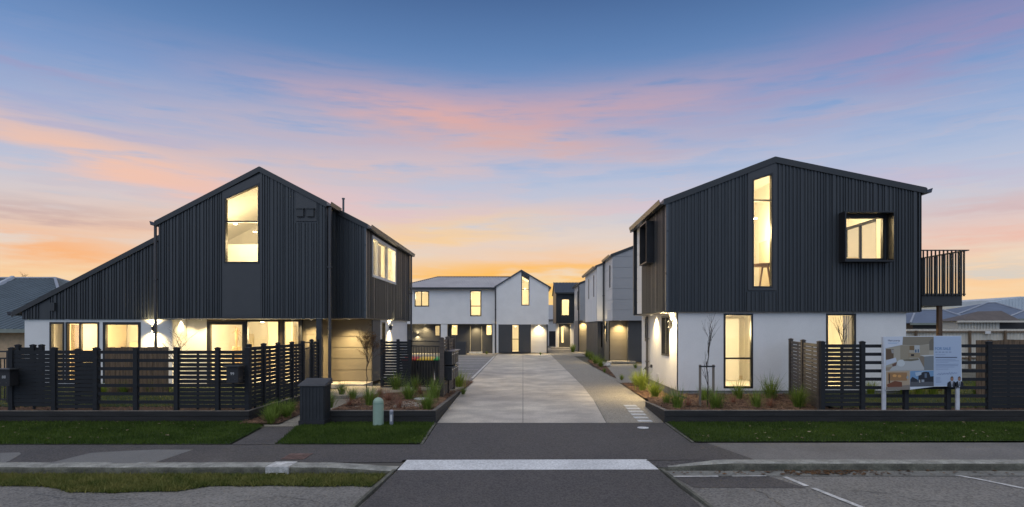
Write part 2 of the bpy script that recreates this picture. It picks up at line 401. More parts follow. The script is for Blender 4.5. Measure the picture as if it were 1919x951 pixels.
def window(root, F, ua, ub, za, zb, mull=(), trans=(), glass=None, fw=.045, n0=-.10, n1=.012, label=None, name='window', fm=None, opaque=None):
    mb = MB()
    zl, zr = itp(zb, ua), itp(zb, ub)
    top = [(ua, zl), (ub, zr)]
    slab(mb, F, ua, ua+fw, za, [(ua, itp(top, ua)), (ua+fw, itp(top, ua+fw))], (), n0, n1)
    slab(mb, F, ub-fw, ub, za, [(ub-fw, itp(top, ub-fw)), (ub, itp(top, ub))], (), n0, n1)
    slab(mb, F, ua+fw, ub-fw, za, za+fw, (), n0, n1-.002)
    q = [(ua+fw, itp(top, ua+fw)), (ub-fw, itp(top, ub-fw))]
    slab(mb, F, ua+fw, ub-fw, [(u, z-fw) for u, z in q], q, (), n0, n1-.002)
    for u in mull: slab(mb, F, u-fw*.5, u+fw*.5, za+fw, itp(top, u)-fw, (), n0+.01, n1-.006)
    for z in trans: slab(mb, F, ua+fw, ub-fw, z-fw*.45, z+fw*.45, (), n0+.014, n1-.009)
    w_ = mb.build(name, fm or M_FRAME, root, label)
    g = MB(); g.poly([W(F,ua+fw*.5,-.055,za+.02), W(F,ub-fw*.5,-.055,za+.02), W(F,ub-fw*.5,-.055,zr-.02), W(F,ua+fw*.5,-.055,zl-.02)])
    g.build('glass_pane', glass or G, w_)
    return w_
LK = {'POINT': 2.7, 'SPOT': 13.0}
def light(parent, kind, loc, energy, color=WARM, r=.08, spot=None, rot=(0,0,0), name='lamp_light'):
    d = bpy.data.lights.new(name, kind); d.energy = energy; d.color = color; d.shadow_soft_size = r
    if kind == 'SPOT': d.spot_size = R(spot or 110); d.spot_blend = .8
    o = bpy.data.objects.new(name, d); col.objects.link(o)
    off = OFF.get(parent.name, (0,0,0)) if parent else (0,0,0)
    d.energy *= LK.get(kind, 1); o.location = (loc[0]-off[0], loc[1]-off[1], loc[2]-off[2]); o.rotation_euler = rot
    if parent: o.parent = parent
    return o
def room(root, poly, y0, y1, skip=(), m=None, name='interior', back=True):
    mb = MB(); n = len(poly)
    for i in range(n):
        if i in skip: continue
        (xa, za), (xb, zb) = poly[i], poly[(i+1) % n]
        mb.poly([(xa,y0,za),(xb,y0,zb),(xb,y1,zb),(xa,y1,za)])
    if back: mb.poly([(x,y1,z) for x, z in poly])
    return mb.build(name, m or M_INT, root)
def rect(x0, x1, z0, z1): return [(x0,z0),(x1,z0),(x1,z1),(x0,z1)]
def downlight(x, y, z, label, e=22, group='recessed soffit downlights', r=.05, spot=125):
    t = empty('downlight', (x, y, z), label, 'downlight', group)
    mb = MB(); mb.lathe([(r*1.35, 0), (r*1.35, -.008), (r, -.012), (r, -.004)], x, y, z-.001, 14); mb.build('trim_ring', M_LIGHTP, t)
    mb = MB(); mb.lathe([(r*.98, 0), (r*.98, -.010)], x, y, z-.002, 14); mb.build('lens', M_LAMP, t)
    light(t, 'SPOT', (x, y, z-.03), e, (1,.74,.36), r=r, spot=spot)
    return t
def ceiling_light(x, y, z, label, e=70, show=True, r=.06):
    t = empty('ceiling_light', (x, y, z), label, 'ceiling light', 'ceiling lights in the rooms')
    mb = MB(); mb.lathe([(r*1.3, 0), (r*1.3, -.02), (r, -.03)], x, y, z, 14); mb.build('housing', M_LIGHTP, t)
    mb = MB(); mb.lathe([(r, -.03), (r*.95, -.045)], x, y, z, 14); mb.build('lens', M_LAMP, t)
    light(t, 'POINT', (x, y, z-.45), e, r=.28)
    return t
def wall_lamp(F, u, z, label, e=14, h=.20, r=.045):
    c = W(F, u, r+.035, z); t = empty('wall_lamp', c, label, 'wall lamp', 'up and down wall lamps')
    mb = MB(); n = 14
    mb.loft([[(c[0]+r*math.cos(2*math.pi*j/n), c[1]+r*math.sin(2*math.pi*j/n), c[2]+s_*h/2) for j in range(n)] for s_ in (-1, 1)], cap=False)
    slab(mb, F, u-.03, u+.03, z-.05, z+.05, (), 0, .04); mb.build('shade', M_FRAME, t)
    mb = MB(); mb.lathe([(r*.8, -.02), (r*.8, .02)], c[0], c[1], c[2], 12); mb.build('lamp', M_BULB, t)
    light(t, 'SPOT', (c[0]+F[4]*.05, c[1]+F[5]*.05, c[2]+.06), e*.6, r=.05, spot=140, rot=(math.pi,0,0))
    light(t, 'SPOT', (c[0]+F[4]*.05, c[1]+F[5]*.05, c[2]-.06), e, r=.05, spot=140)
    return t
# ================================================================= ground and street
mb = MB(); mb.poly([(-900,9.45,-.03),(900,9.45,-.03),(900,2500,-.03),(-900,2500,-.03)]); struct('ground', mb, M_EARTH)
mb = MB(); mb.poly([(-60,-30,-.122),(60,-30,-.122),(60,9.3,-.122),(-60,9.3,-.122)]); struct('road', mb, M_ASPHO)
mb = MB()   # dark asphalt: left footpath, crossing apron, diagonal path
def sheet(mb, pts, z):
    mb.poly([(x, y, z(x, y) if callable(z) else z) for x, y in pts])
sheet(mb, [(-40,9.35),(-1.86,9.35),(-1.86,9.525),(3.62,9.535),(3.28,10.95),(3.0,10.95),(-1.75,10.8),(-40,10.75)], 0.0)
sheet(mb, [(-1.75,10.8),(3.0,10.95),(3.04,13.24),(-1.85,13.24)], 0.0)
pL, pR = at(430,835,0), at(513,834,0); qL, qR = at(504,797,0), at(560,797,0)
sheet(mb, [(pL[0],10.755),(pR[0],10.77),qR,qL], 0.0)
mb.poly([(1.95,9.30,-.055),(3.65,9.30,-.10),(3.65,9.535,-.001),(1.90,9.50,-.001)])
struct('footpath', mb, M_ASPH)
mb = MB(); sheet(mb, [(3.62,9.52),(60,9.6),(60,11.15),(3.28,10.95)], 0.0); struct('concrete_footpath', mb, M_FOOTC)
def patch(pts, name='pavement_patch'):
    mb = MB(); sheet(mb, [at(px, py, .004) for px, py in pts], .004); struct(name, mb, M_ASPHP)
patch([(0,870),(0,849),(36,848),(40,851),(18,864)][::-1]); patch([(88,869),(288,868),(362,843),(290,843),(240,845),(170,849)])
# crossing
mb = MB(); z0, z1 = 0.004, -.052
mb.poly([(-1.80,9.52,z0),(1.92,9.56,z0),(2.02,9.12,z1),(-1.86,9.08,z1)]); struct('crossing_strip', mb, M_CONCW)
mb = MB(); mb.poly([(-1.86,9.08,z1-.002),(2.02,9.12,z1-.002),(2.16,7.3,-.112),(-1.97,7.3,-.112)]); mb.poly([(-1.97,7.3,-.112),(2.16,7.3,-.112),(2.3,4.5,-.117),(-2.15,4.5,-.117)])
struct('crossing_ramp', mb, M_ASPH)
mb = MB()   # thin concrete edging of the crossing and apron
for a, b, zz in (((-1.88,9.08,z1),(-2.02,7.2,-.10),0),((2.04,9.12,z1),(2.25,7.2,-.10),0),((-1.87,13.24,.0),(-1.76,10.8,.0),0),((3.06,13.24,.0),(3.02,10.96,.0),0)):
    w_ = .045 if a[0] > 0 else -.045
    mb.hexa([(a[0],a[1],a[2]-.05),(a[0]+w_,a[1],a[2]-.05),(b[0]+w_,b[1],b[2]-.05),(b[0],b[1],b[2]-.05),(a[0],a[1],a[2]+.012),(a[0]+w_,a[1],a[2]+.012),(b[0]+w_,b[1],b[2]+.012),(b[0],b[1],b[2]+.012)])
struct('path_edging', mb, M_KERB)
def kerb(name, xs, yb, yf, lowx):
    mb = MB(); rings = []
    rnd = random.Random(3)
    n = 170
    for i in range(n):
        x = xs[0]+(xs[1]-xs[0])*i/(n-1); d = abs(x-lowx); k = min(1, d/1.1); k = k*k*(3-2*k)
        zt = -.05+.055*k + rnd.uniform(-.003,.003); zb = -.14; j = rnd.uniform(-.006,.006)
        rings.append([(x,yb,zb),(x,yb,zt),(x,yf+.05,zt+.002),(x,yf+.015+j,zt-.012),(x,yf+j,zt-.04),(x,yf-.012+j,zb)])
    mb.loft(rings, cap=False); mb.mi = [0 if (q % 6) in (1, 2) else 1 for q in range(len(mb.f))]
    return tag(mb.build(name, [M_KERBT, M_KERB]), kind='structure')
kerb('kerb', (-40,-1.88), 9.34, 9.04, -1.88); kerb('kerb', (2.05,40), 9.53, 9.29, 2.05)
mb = MB(); mb.poly([(2.10,8.98,-.114),(40,8.98,-.114),(40,9.30,-.110),(2.08,9.30,-.110)]); struct('gutter_channel', mb, M_GUTR)
mb = MB(); mb.poly([at(1262,894,-.118)+(-.118,),at(1440,893,-.118)+(-.118,),at(1512,915,-.118)+(-.118,),at(1300,914,-.118)+(-.118,)]); struct('road_patch', mb, M_ASPH)
mb = MB()
def line(pts, wd=.08, z=-.1135):
    p = [Vector(at(a, b, z)+(z,)) for a, b in pts]
    for a, b in zip(p, p[1:]):
        d = (b-a).normalized(); n = Vector((-d.y, d.x, 0))*wd/2
        mb.poly([a-n, b-n, b+n, a+n])
line([(1252,893),(1346,892.6)], .05, -.1125); line([(1372,892.6),(1436,892)], .03, -.1125)
line([(1470,893.5),(1512,911)],.075); line([(1523,914.5),(1628,956)], .075); line([(1786,889.5),(1850,901)],.07); line([(1851,901.3),(1960,924)],.075)
struct('road_markings', mb, M_LINE)
mb = MB()
def crack(pts, wd=.012, z=-.1195):
    p = []; rc = random.Random(len(pts)+int(pts[0][0]))
    for (a, b), (c, d) in zip(pts, pts[1:]):
        for k in range(6): q = at(a+(c-a)*k/6, b+(d-b)*k/6, z); p.append(Vector((q[0]+rc.uniform(-.03,.03), q[1]+rc.uniform(-.02,.02), z)))
    for a, b in zip(p, p[1:]):
        d = (b-a).normalized(); n = Vector((-d.y, d.x, 0))*wd/2*rc.uniform(.4,1.4); mb.poly([a-n, b-n, b+n, a+n])
crack([(1380,905),(1440,930),(1470,951),(1490,975)]); crack([(1600,920),(1660,925),(1720,938),(1790,941)], .008); crack([(60,925),(160,938),(300,935)], .008); crack([(420,944),(520,930),(600,940)], .008)
struct('road_cracks', mb, M_BLACK)
# fallen leaves and grit in the right gutter
rl = random.Random(8); V = []; Fc = []
for _ in range(420):
    px_ = rl.gauss(1540, 45) if rl.random() < .7 else rl.uniform(1262, 1900); x, y = at(px_, rl.uniform(881, 890.5), -.11); s = rl.uniform(.008,.026); a = rl.uniform(0,6.3); i = len(V)
    for k in range(4): V.append((x+s*math.cos(a+k*1.57)*(1 if k%2 else 1.7), y+s*math.sin(a+k*1.57)*(1 if k%2 else 1.7), -.104+rl.uniform(0,.012)))
    Fc.append((i,i+1,i+2,i+3))
me = bpy.data.meshes.new('fallen_leaves'); me.from_pydata(V, [], Fc); me.materials.append(leafmat('gutter_leaf',(.05,.028,.015),(.24,.13,.06),4)); o = bpy.data.objects.new('fallen_leaves', me); col.objects.link(o)
tag(o, 'dead brown leaves gathered in the right gutter', 'leaves', kind='stuff')
rl = random.Random(9); V = []; Fc = []
for _ in range(260):
    x, y = rl.uniform(-13,14), rl.uniform(10.9,13.1)
    if -6 < x < 3.1: continue
    s = rl.uniform(.010,.028); a = rl.uniform(0,6.3); i = len(V)
    for k in range(4): V.append((x+s*math.cos(a+k*1.57)*(1 if k%2 else 1.7), y+s*math.sin(a+k*1.57), .045+rl.uniform(0,.02)))
    Fc.append((i,i+1,i+2,i+3))
me = bpy.data.meshes.new('fallen_leaves'); me.from_pydata(V, [], Fc); me.materials.append(leafmat('verge_leaf',(.12,.08,.04),(.40,.34,.22),4)); o = bpy.data.objects.new('fallen_leaves', me); col.objects.link(o)
tag(o, 'pale dead leaves scattered over the grass verges', 'leaves', kind='stuff')
# drain sump in the left kerb
t = empty('kerb_drain', (-3.8,9.15,-.1), 'pale concrete drain block with dark slots set in the kerb', 'drain')
mb = MB(); x0, x1 = X(503,9.1), X(545,9.1); mb.box(x0,x1,8.995,9.36,-.075,.014); mb.box(x0,x0+.05,8.995,9.36,-.14,-.075); mb.box(x1-.05,x1,8.995,9.36,-.14,-.075); mb.box((x0+x1)/2-.02,(x0+x1)/2+.02,8.995,9.3,-.14,-.075); mb.build('block', M_FOOTC if False else M_LINE, t)
mb = MB(); mb.box(x0+.05,x1-.05,9.2,9.24,-.13,-.076); mb.build('slot', M_BLACK, t)
a = at(525,861,.006); b = at(575,850,.006)
mb = MB(); mb.box(a[0],a[0]+.36,a[1],b[1],.003,.008)
for i in range(6):
    for j in range(6): mb.box(a[0]+.02+i*.056,a[0]+.055+i*.056,a[1]+.02+j*.055,a[1]+.055+j*.055,.008,.014)
tag(mb.build('service_cover', mat('rusty_iron',(.16,.10,.085),.8,.3,9), off=(a[0],a[1],0)), 'rusty studded square cover in the dark footpath', 'cover')
c = at(1205,802,.004); mb = MB(); mb.lathe([(.115,0),(.115,.008),(.09,.012),(.0,.012)], c[0], c[1], .002, 20); tag(mb.build('manhole_cover', M_CONCW, off=(c[0],c[1],0)), 'small round pale cover set in the dark driveway apron', 'cover')

# ---- concrete driveway with saw cuts
xl, xr = -1.85, 1.82
def dxr(Y): return 1.80+min(.32, (Y-13.26)*.05)
def dxl(Y): return -1.85-(.12 if Y > 18 else .12*(Y-13.26)/5)
mb = MB(); sheet(mb, [(-2.3,13.2),(3.6,13.2),(3.6,50),(-2.3,50)], -.012); struct('driveway_base', mb, M_BLACK)
mb = MB(); ys = [13.255,19.2,23.9,31.0,39.0,48.4]; gp = .012
for ya, yb in zip(ys, ys[1:]):
    xm0, xm1 = .0, .06
    sheet(mb, [(dxl(ya),ya+gp),(xm0-gp*.6,ya+gp),(xm0-gp*.6,yb),(dxl(yb),yb)], 0.0)
    sheet(mb, [(xm0+gp*.6,ya+gp),(dxr(ya),ya+gp),(dxr(yb),yb),(xm0+gp*.6,yb)], 0.0)
struct('driveway', mb, M_CONC)
mb = MB(); ys = [13.255,17.0,22.8,28.0,34.0,41.0,50.0]
def pxr(Y): return 3.04 if Y < 14 else (3.04+.42*(Y-14)/3 if Y < 17 else 3.46+.14*(Y-17)/6)
for ya, yb in zip(ys, ys[1:]):
    sheet(mb, [(dxr(ya)+gp,ya+gp),(min(pxr(ya),3.7),ya+gp),(min(pxr(yb),3.7),yb),(dxr(yb)+gp,yb)], 0.001)
sheet(mb, [(3.62,22.9),(9,23.6),(9,34.9),(6.9,35.0),(4.7,34.4),(3.7,32.0)], 0.0005)
struct('aggregate_path', mb, M_AGG)
mb = MB()   # parking bay pavers and lines, rear court
sheet(mb, [(-14,24.2),(dxl(25)-.02,24.2),(dxl(25)-.02,44.5),(-14,44.5)], 0.0); struct('parking_court', mb, M_PAVER)
mb = MB(); sheet(mb, [(-14,44.52),(-2.0,44.52),(-2.0,48.42),(8,48.42),(8,64),(2.2,64),(2.2,51),(-14,51)], 0.0); sheet(mb, [(3.72,44),(4.6,44),(4.6,48.41),(2.2,48.41),(2.2,45.0)], .0); struct('rear_court', mb, M_AGG)
mb = MB()
for y in (27.5,30.2,32.9,35.6,38.3,41.0): mb.box(-6.8,-2.2,y,y+.08,.001,.006)
mb.box(-2.12,-2.02,25,44,.001,.006)
struct('parking_lines', mb, M_LINE)
t_ = [(1172,1195,761),(1176,1201,766),(1180,1207,771.5),(1185,1212,777),(1190,1216,783),(1197,1223,789)]
for (a, b, y), l in zip(t_, ('farthest pale paver strip in the aggregate path','second farthest pale paver strip in the aggregate path','third farthest pale paver strip in the aggregate path','third nearest pale paver strip in the aggregate path','second nearest pale paver strip in the aggregate path','pale paver strip nearest the dark apron')):
    y0 = at(0,y+1.3,.004)[1]; y1 = at(0,y-1.6,.004)[1]; mb = MB(); mb.box(X(a,y0),X(b,y0),y0,y1,.001,.007)
    tag(mb.build('paver', M_CONCW, off=(X(a,y0),y0,0)), l, 'paver', 'paver strips beside the right planter')

# ================================================================= planters (sleeper retaining walls)
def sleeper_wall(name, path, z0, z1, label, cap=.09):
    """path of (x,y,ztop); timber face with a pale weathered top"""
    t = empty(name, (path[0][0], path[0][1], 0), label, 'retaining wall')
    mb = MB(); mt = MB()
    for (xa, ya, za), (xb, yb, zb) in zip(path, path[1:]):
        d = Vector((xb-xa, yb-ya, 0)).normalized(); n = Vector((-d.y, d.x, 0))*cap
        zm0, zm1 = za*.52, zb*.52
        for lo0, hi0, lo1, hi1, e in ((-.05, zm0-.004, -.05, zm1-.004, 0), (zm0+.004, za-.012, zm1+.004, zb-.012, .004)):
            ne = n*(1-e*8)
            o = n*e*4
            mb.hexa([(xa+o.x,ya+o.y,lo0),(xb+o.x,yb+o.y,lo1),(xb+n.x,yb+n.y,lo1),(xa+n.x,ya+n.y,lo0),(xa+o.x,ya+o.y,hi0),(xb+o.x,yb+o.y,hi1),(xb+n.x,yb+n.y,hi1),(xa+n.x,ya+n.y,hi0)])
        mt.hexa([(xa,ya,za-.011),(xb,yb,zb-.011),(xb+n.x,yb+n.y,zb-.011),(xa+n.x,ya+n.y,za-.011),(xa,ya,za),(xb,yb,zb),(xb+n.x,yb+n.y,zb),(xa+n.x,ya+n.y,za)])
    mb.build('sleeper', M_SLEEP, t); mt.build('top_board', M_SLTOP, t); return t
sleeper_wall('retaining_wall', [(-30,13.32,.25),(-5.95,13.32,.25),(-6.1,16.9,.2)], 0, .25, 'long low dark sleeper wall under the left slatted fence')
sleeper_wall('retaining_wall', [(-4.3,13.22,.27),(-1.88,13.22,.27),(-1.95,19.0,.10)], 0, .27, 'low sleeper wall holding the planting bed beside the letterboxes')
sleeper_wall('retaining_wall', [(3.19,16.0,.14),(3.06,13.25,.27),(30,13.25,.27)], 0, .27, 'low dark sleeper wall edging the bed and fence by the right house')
# beds
def bed(name, pts, z): mb = MB(); sheet(mb, pts, z); return tag(mb.build(name, M_MULCH), 'brown bark mulch spread over the planting beds', 'mulch', kind='stuff')
BEDS = [([(-4.3,13.3),(-1.97,13.3),(-1.99,16.2),(-4.3,16.2)], .20), ([(3.15,13.33),(7.0,13.33),(7.5,17.4),(4.42,17.4),(4.42,15.8),(3.22,15.8)], .17),
        ([(-30,13.38),(-6.05,13.38),(-6.15,14.4),(-30,14.4)], .19), ([(7.0,13.33),(30,13.33),(30,14.2),(7.1,14.2)], .19),
        ([(-2.05,19.2),(-1.98,19.2),(-1.86,23.2),(-2.6,23.2)], .03), ([(3.75,24.6),(4.3,31),(4.62,38.6),(4.05,38.6),(3.72,32)], .03), ([(-6.02,12.95),(-5.15,12.95),(-5.35,17.4),(-6.15,17.4)], .035)]
allv = MB()
for pts, z in BEDS: sheet(allv, pts, z)
def sl(a, b, lo, hi): return lambda x, y: lo+(hi-lo)*max(0, min(1, (y-a)/(b-a)))
ROWS = [(lambda y: -4.3+max(0,(y-17.9))*.9, lambda y: -1.99-(y-16.2)*.015, 16.2, 18.9, sl(16.2,18.6,.20,.105)), (lambda y: 3.24+(y-15.8)*.19 if y < 17 else 3.47+(y-17)*.026, lambda y: 4.42, 15.8, 22.5, sl(15.8,18.0,.17,.02))]
for lf, rf, ya, yb, zf in ROWS:
    for k in range(12):
        a, b = ya+(yb-ya)*k/12, ya+(yb-ya)*(k+1)/12; sheet(allv, [(lf(a),a),(rf(a),a),(rf(b),b),(lf(b),b)], zf)
tag(allv.build('bark_mulch', M_MULCH), 'brown bark mulch filling the planting beds', 'mulch', kind='stuff')
def inpoly(x, y, P):
    c = False; j = len(P)-1
    for i in range(len(P)):
        if (P[i][1] > y) != (P[j][1] > y) and x < (P[j][0]-P[i][0])*(y-P[i][1])/(P[j][1]-P[i][1])+P[i][0]: c = not c
        j = i
    return c
def scatter(P, n, rnd):
    xs = [p[0] for p in P]; ys_ = [p[1] for p in P]; out = []
    while len(out) < n:
        x = rnd.uniform(min(xs), max(xs)); y = rnd.uniform(min(ys_), max(ys_))
        if inpoly(x, y, P): out.append((x, y))
    return out
def raw_mesh(name, verts, faces, m):
    me = bpy.data.meshes.new(name); me.from_pydata(verts, [], faces); me.materials.append(m); o = bpy.data.objects.new(name, me); col.objects.link(o); return o
rnd = random.Random(5); V = []; Fc = []
def chips(P, z, n):
    for x, y in scatter(P, n, rnd):
        l, w_, h = rnd.uniform(.02,.07), rnd.uniform(.01,.028), rnd.uniform(.004,.012); a = rnd.uniform(0, 6.3); ti = rnd.uniform(-.5,.5)
        zc = (z(x, y) if callable(z) else z)+rnd.uniform(.0,.035); i = len(V)
        for sx_, sy_, sz_ in ((-1,-1,0),(1,-1,0),(1,1,0),(-1,1,0),(0,0,1)):
            lx, ly = sx_*l*.5, sy_*w_*.5
            V.append((x+lx*math.cos(a)-ly*math.sin(a), y+lx*math.sin(a)+ly*math.cos(a), zc+lx*ti+sz_*h))
        for f in ((0,1,4),(1,2,4),(2,3,4),(3,0,4),(3,2,1,0)): Fc.append(tuple(i+k for k in f))
for k, n in zip(range(7), (9000,9000,3800,3000,400,1800,1800)): chips(BEDS[k][0], BEDS[k][1], n)
for lf, rf, ya, yb, zf in ROWS: chips([(lf(ya),ya),(rf(ya),ya),(rf(yb),yb),(lf(yb),yb),(lf(17),17)], zf, 2600)
chips([(7,13.4),(13.5,13.4),(13.5,14.1),(7,14.1)], .19, 900)
tag(raw_mesh('bark_chips', V, Fc, M_CHIP), 'loose brown bark chips scattered on the planting beds', 'mulch', kind='stuff')
# slabs inside the left bed
def paver(pts, z, label, m=None, h=.05, name='garden_slab'):
    mb = MB(); x, y = pts[0]; mb.loft([[(a,b,z-h) for a,b in pts],[(a,b,z) for a,b in pts]])
    return tag(mb.build(name, m or M_AGG, off=(x,y,0)), label, 'paving slab')
mb = MB()
mb.loft([[(a,b,.02) for a,b in [(-6.0,17.7),(-3.9,17.7),(-3.55,19.3),(-2.2,19.5),(-1.95,20.4),(-5.9,20.6)]],[(a,b,.10) for a,b in [(-6.0,17.7),(-3.9,17.7),(-3.55,19.3),(-2.2,19.5),(-1.95,20.4),(-5.9,20.6)]]])
sheet(mb, [(-5.95,13.25),(-4.35,13.25),(-4.32,17.68),(-6.0,17.68)], .012)
sheet(mb, [(qL[0],12.72),(qR[0],12.72),(-4.42,13.26),(-5.62,13.26)], .008)
struct('entrance_path', mb, M_AGG)
paver([at(735,768-4,.22),at(792,768-6,.22),at(790,752,.22),at(745,752,.22)], .225, 'flat concrete slab in the bed behind the small grey post')
paver([(-3.95,14.3),(-3.35,14.3),(-3.3,14.9),(-3.9,14.9)], .215, 'small stone slab in the bark left of the green pillar')
c = at(791,747,.24); mb = MB(); mb.lathe([(.22,0),(.22,.03),(.19,.045),(0,.045)], c[0], c[1], .20, 22); tag(mb.build('manhole_cover', M_CONCW, off=(c[0],c[1],0)), 'round pale concrete lid in the planting bed', 'cover')

# ================================================================= lawns
def lawn(name, label, P, z, n, h, wd, m, lean=.5, base=M_GRASSG, raise_=0):
    mb = MB(); sheet(mb, P, z); struct('lawn_soil', mb, base)
    rnd = np.random.RandomState(int(abs(P[0][0]*100)) % 1000)
    pts = np.array(scatter(P, n, random.Random(9)))
    a = rnd.uniform(0, 2*np.pi, n); hh = h*rnd.uniform(.5, 1.25, n); 
    pts += rnd.normal(0, .022, pts.shape)
    dry = rnd.uniform(0, 1, n) < .02; hh[dry] *= 1.7
    lx = rnd.normal(0, lean, n)*hh; ly = rnd.normal(0, lean, n)*hh; w2 = wd*rnd.uniform(.6, 1.3, n)/2
    v = np.zeros((n, 3, 3)); v[:,0,0] = pts[:,0]-np.cos(a)*w2; v[:,0,1] = pts[:,1]-np.sin(a)*w2; v[:,1,0] = pts[:,0]+np.cos(a)*w2; v[:,1,1] = pts[:,1]+np.sin(a)*w2
    v[:,2,0] = pts[:,0]+lx; v[:,2,1] = pts[:,1]+ly; v[:,0,2] = z-.004; v[:,1,2] = z-.004; v[:,2,2] = z+hh
    me = bpy.data.meshes.new(name); me.vertices.add(n*3); me.vertices.foreach_set('co', v.ravel())
    me.loops.add(n*3); me.loops.foreach_set('vertex_index', np.arange(n*3, dtype=np.int32))
    me.polygons.add(n); me.polygons.foreach_set('loop_start', np.arange(0, n*3, 3, dtype=np.int32)); me.polygons.foreach_set('loop_total', np.full(n, 3, dtype=np.int32))
    me.update(calc_edges=True); me.materials.append(m); o = bpy.data.objects.new(name, me); col.objects.link(o)
    return tag(o, label, 'grass', kind='stuff')
lawn('verge_grass', 'short dark green verge grass between the left fence and the footpath', [(-14,10.78),(pL[0]-.03,10.78),(qL[0]-.05,12.75),(-5.95,13.3),(-14,13.3)], .012, 70000, .042, .013, M_GRASS)
lawn('verge_grass', 'short green verge grass in front of the planter and utility cabinet', [(pR[0]+.05,10.80),(-1.83,10.84),(-1.92,13.2),(-4.3,13.2),(qR[0]+.05,12.7)], .012, 27000, .042, .013, M_GRASS)
lawn('verge_grass', 'short green verge grass below the right sleeper wall', [(3.10,11.0),(14,11.15),(14,13.24),(3.12,13.24)], .012, 70000, .042, .013, M_GRASS)
rr = random.Random(11); edge = []
for i in range(40):
    x = -2.06-i*.28; px_ = CX + x/8.4*FPX
    yy = 8.42 + .22*math.sin(x*1.3)*.5 + rr.uniform(-.05,.05) - (.10 if -4.6 < x < -2.5 else 0)
    if -6.2 < x < -4.4: yy -= .25
    edge.append((x, yy))
lawn('roadside_grass', 'rough overgrown grass strip growing along the left kerb', [(-2.03,9.02)]+edge+[(-13,9.02)], -.112, 44000, .050, .014, M_GRASS2, .7)
lawn('garden_grass', 'bright lit lawn inside the left fenced garden', [(-13,14.5),(-6.2,14.5),(-6.2,19.2),(-16.5,19.8),(-17,14.5)], .19, 16000, .045, .016, M_GRASS2)
lawn('garden_grass', 'lit lawn inside the right fenced garden', [(7.3,14.3),(16,14.3),(18,22),(11.4,22),(10.9,17.4),(7.4,17.4)], .19, 22000, .045, .016, M_GRASS2)
# ================================================================= shared building bits
def gable_roof(root, pts, y0, y1, th=.10, name='roof', m=None):
    mb = MB(); mb.prism([(x, z) for x, z in pts]+[(x, z-th) for x, z in reversed(pts)], y0, y1)
    # standing corrugation lines running down the slope are ribs across y
    for (xa, za), (xb, zb) in zip(pts, pts[1:]):
        y = y0+.02
        while y < y1-.03:
            mb.hexa([(xa,y,za-.01),(xb,y,zb-.01),(xb,y+.04,zb-.01),(xa,y+.04,za-.01),(xa,y+.01,za+.02),(xb,y+.01,zb+.02),(xb,y+.03,zb+.02),(xa,y+.03,za+.02)]); y += .19
    return mb.build(name, m or M_ROOF, root)
def barge(root, pts, y, th=.17, d=.03, m=None, name='bargeboard'):
    mb = MB(); mb.prism([(x, z) for x, z in pts]+[(x, z-th) for x, z in reversed(pts)], y-d, y); return mb.build(name, m or M_TRIM, root)
def gutter(root, x, z, y0, y1, side, name='gutter'):
    mb = MB(); s = side
    prof = [(x, z), (x, z-.11), (x+s*.13, z-.11), (x+s*.165, z+.015), (x+s*.15, z+.015), (x+s*.12, z-.095), (x+s*.015, z-.095), (x+s*.015, z)]
    mb.prism(prof, y0, y1); return mb.build(name, M_GUT, root)
def pipe(root, pts, r=.045, m=None):
    mb = MB(); mb.tube(pts, r, 10)
    for k in range(1, 3):
        a = Vector(pts[-2]); b = Vector(pts[-1]); c = a.lerp(b, k/3); mb.box(c.x-r*1.25, c.x+r*1.25, c.y-r*1.25, c.y+r*1.25, c.z-.02, c.z+.02)
    return mb.build('downpipe', m or M_PIPE, root)
def door(root, F, ua, ub, z0, z1, m=None, n=-.02, handle='r', label=None, glazed=None):
    mb = MB(); hs = []
    if glazed: hs = [glazed]
    slab(mb, F, ua, ub, z0, z1, hs, n-.05, n)
    for k in range(1, 6):
        u = ua+(ub-ua)*k/6; slab(mb, F, u-.004, u+.004, z0+.05, z1-.05, [grow(h, .02) for h in hs], n, n+.006)
    d = mb.build('door', m or M_PANELD, root, label)
    if glazed:
        g = MB(); h = glazed; g.poly([W(F,h[0],n-.02,h[2]),W(F,h[1],n-.02,h[2]),W(F,h[1],n-.02,h[3]),W(F,h[0],n-.02,h[3])]); g.build('glass_pane', GF, d)
    mb = MB(); u = ub-.09 if handle == 'r' else ua+.09
    slab(mb, F, u-.012, u+.012, z0+.75, z0+1.25, (), n+.03, n+.055); slab(mb, F, u-.01, u+.01, z0+.8, z0+.82, (), n, n+.03); slab(mb, F, u-.01, u+.01, z0+1.18, z0+1.2, (), n, n+.03)
    mb.build('handle', M_GUT, d); return d
# NB: upper walls are clad, lower walls are rendered; each is a part

# ================================================================= RIGHT HOUSE
Y1 = 17.3
t = empty('townhouse', (7.5,19.5,0), 'dark ribbed two storey house with box windows and balcony behind the for sale sign', 'house')
RH = t
F = FX(Y1); xl, xr, xg = 4.06, 11.24, 7.10; zr = 6.83
top = [(xl,5.67),(xg,zr),(xr,5.93)]
tall = (X(1409,Y1), X(1448,Y1), Z(540,Y1), [(X(1409,Y1),Z(337,Y1)),(X(1448,Y1),Z(324,Y1))])
boxw = (8.98, 10.19, 3.96, 5.19)
zb = 2.51
mb = MB(); slab(mb, F, xl, xr, zb, top, [tall, boxw])
trim_hole = (tall[0]-.12, tall[1]+.10, tall[2]-.07, 9)
ribs(mb, F, xl, xr, zb, top, [trim_hole, (boxw[0]-.02, boxw[1]+.02, boxw[2]-.02, boxw[3]+.02)], 3)
mb.build('front_cladding', M_CLAD, t)
mb = MB(); e = [(u, itp(top,u)-.16) for u in (trim_hole[0], xg, trim_hole[1]) if trim_hole[0] <= u <= trim_hole[1]]
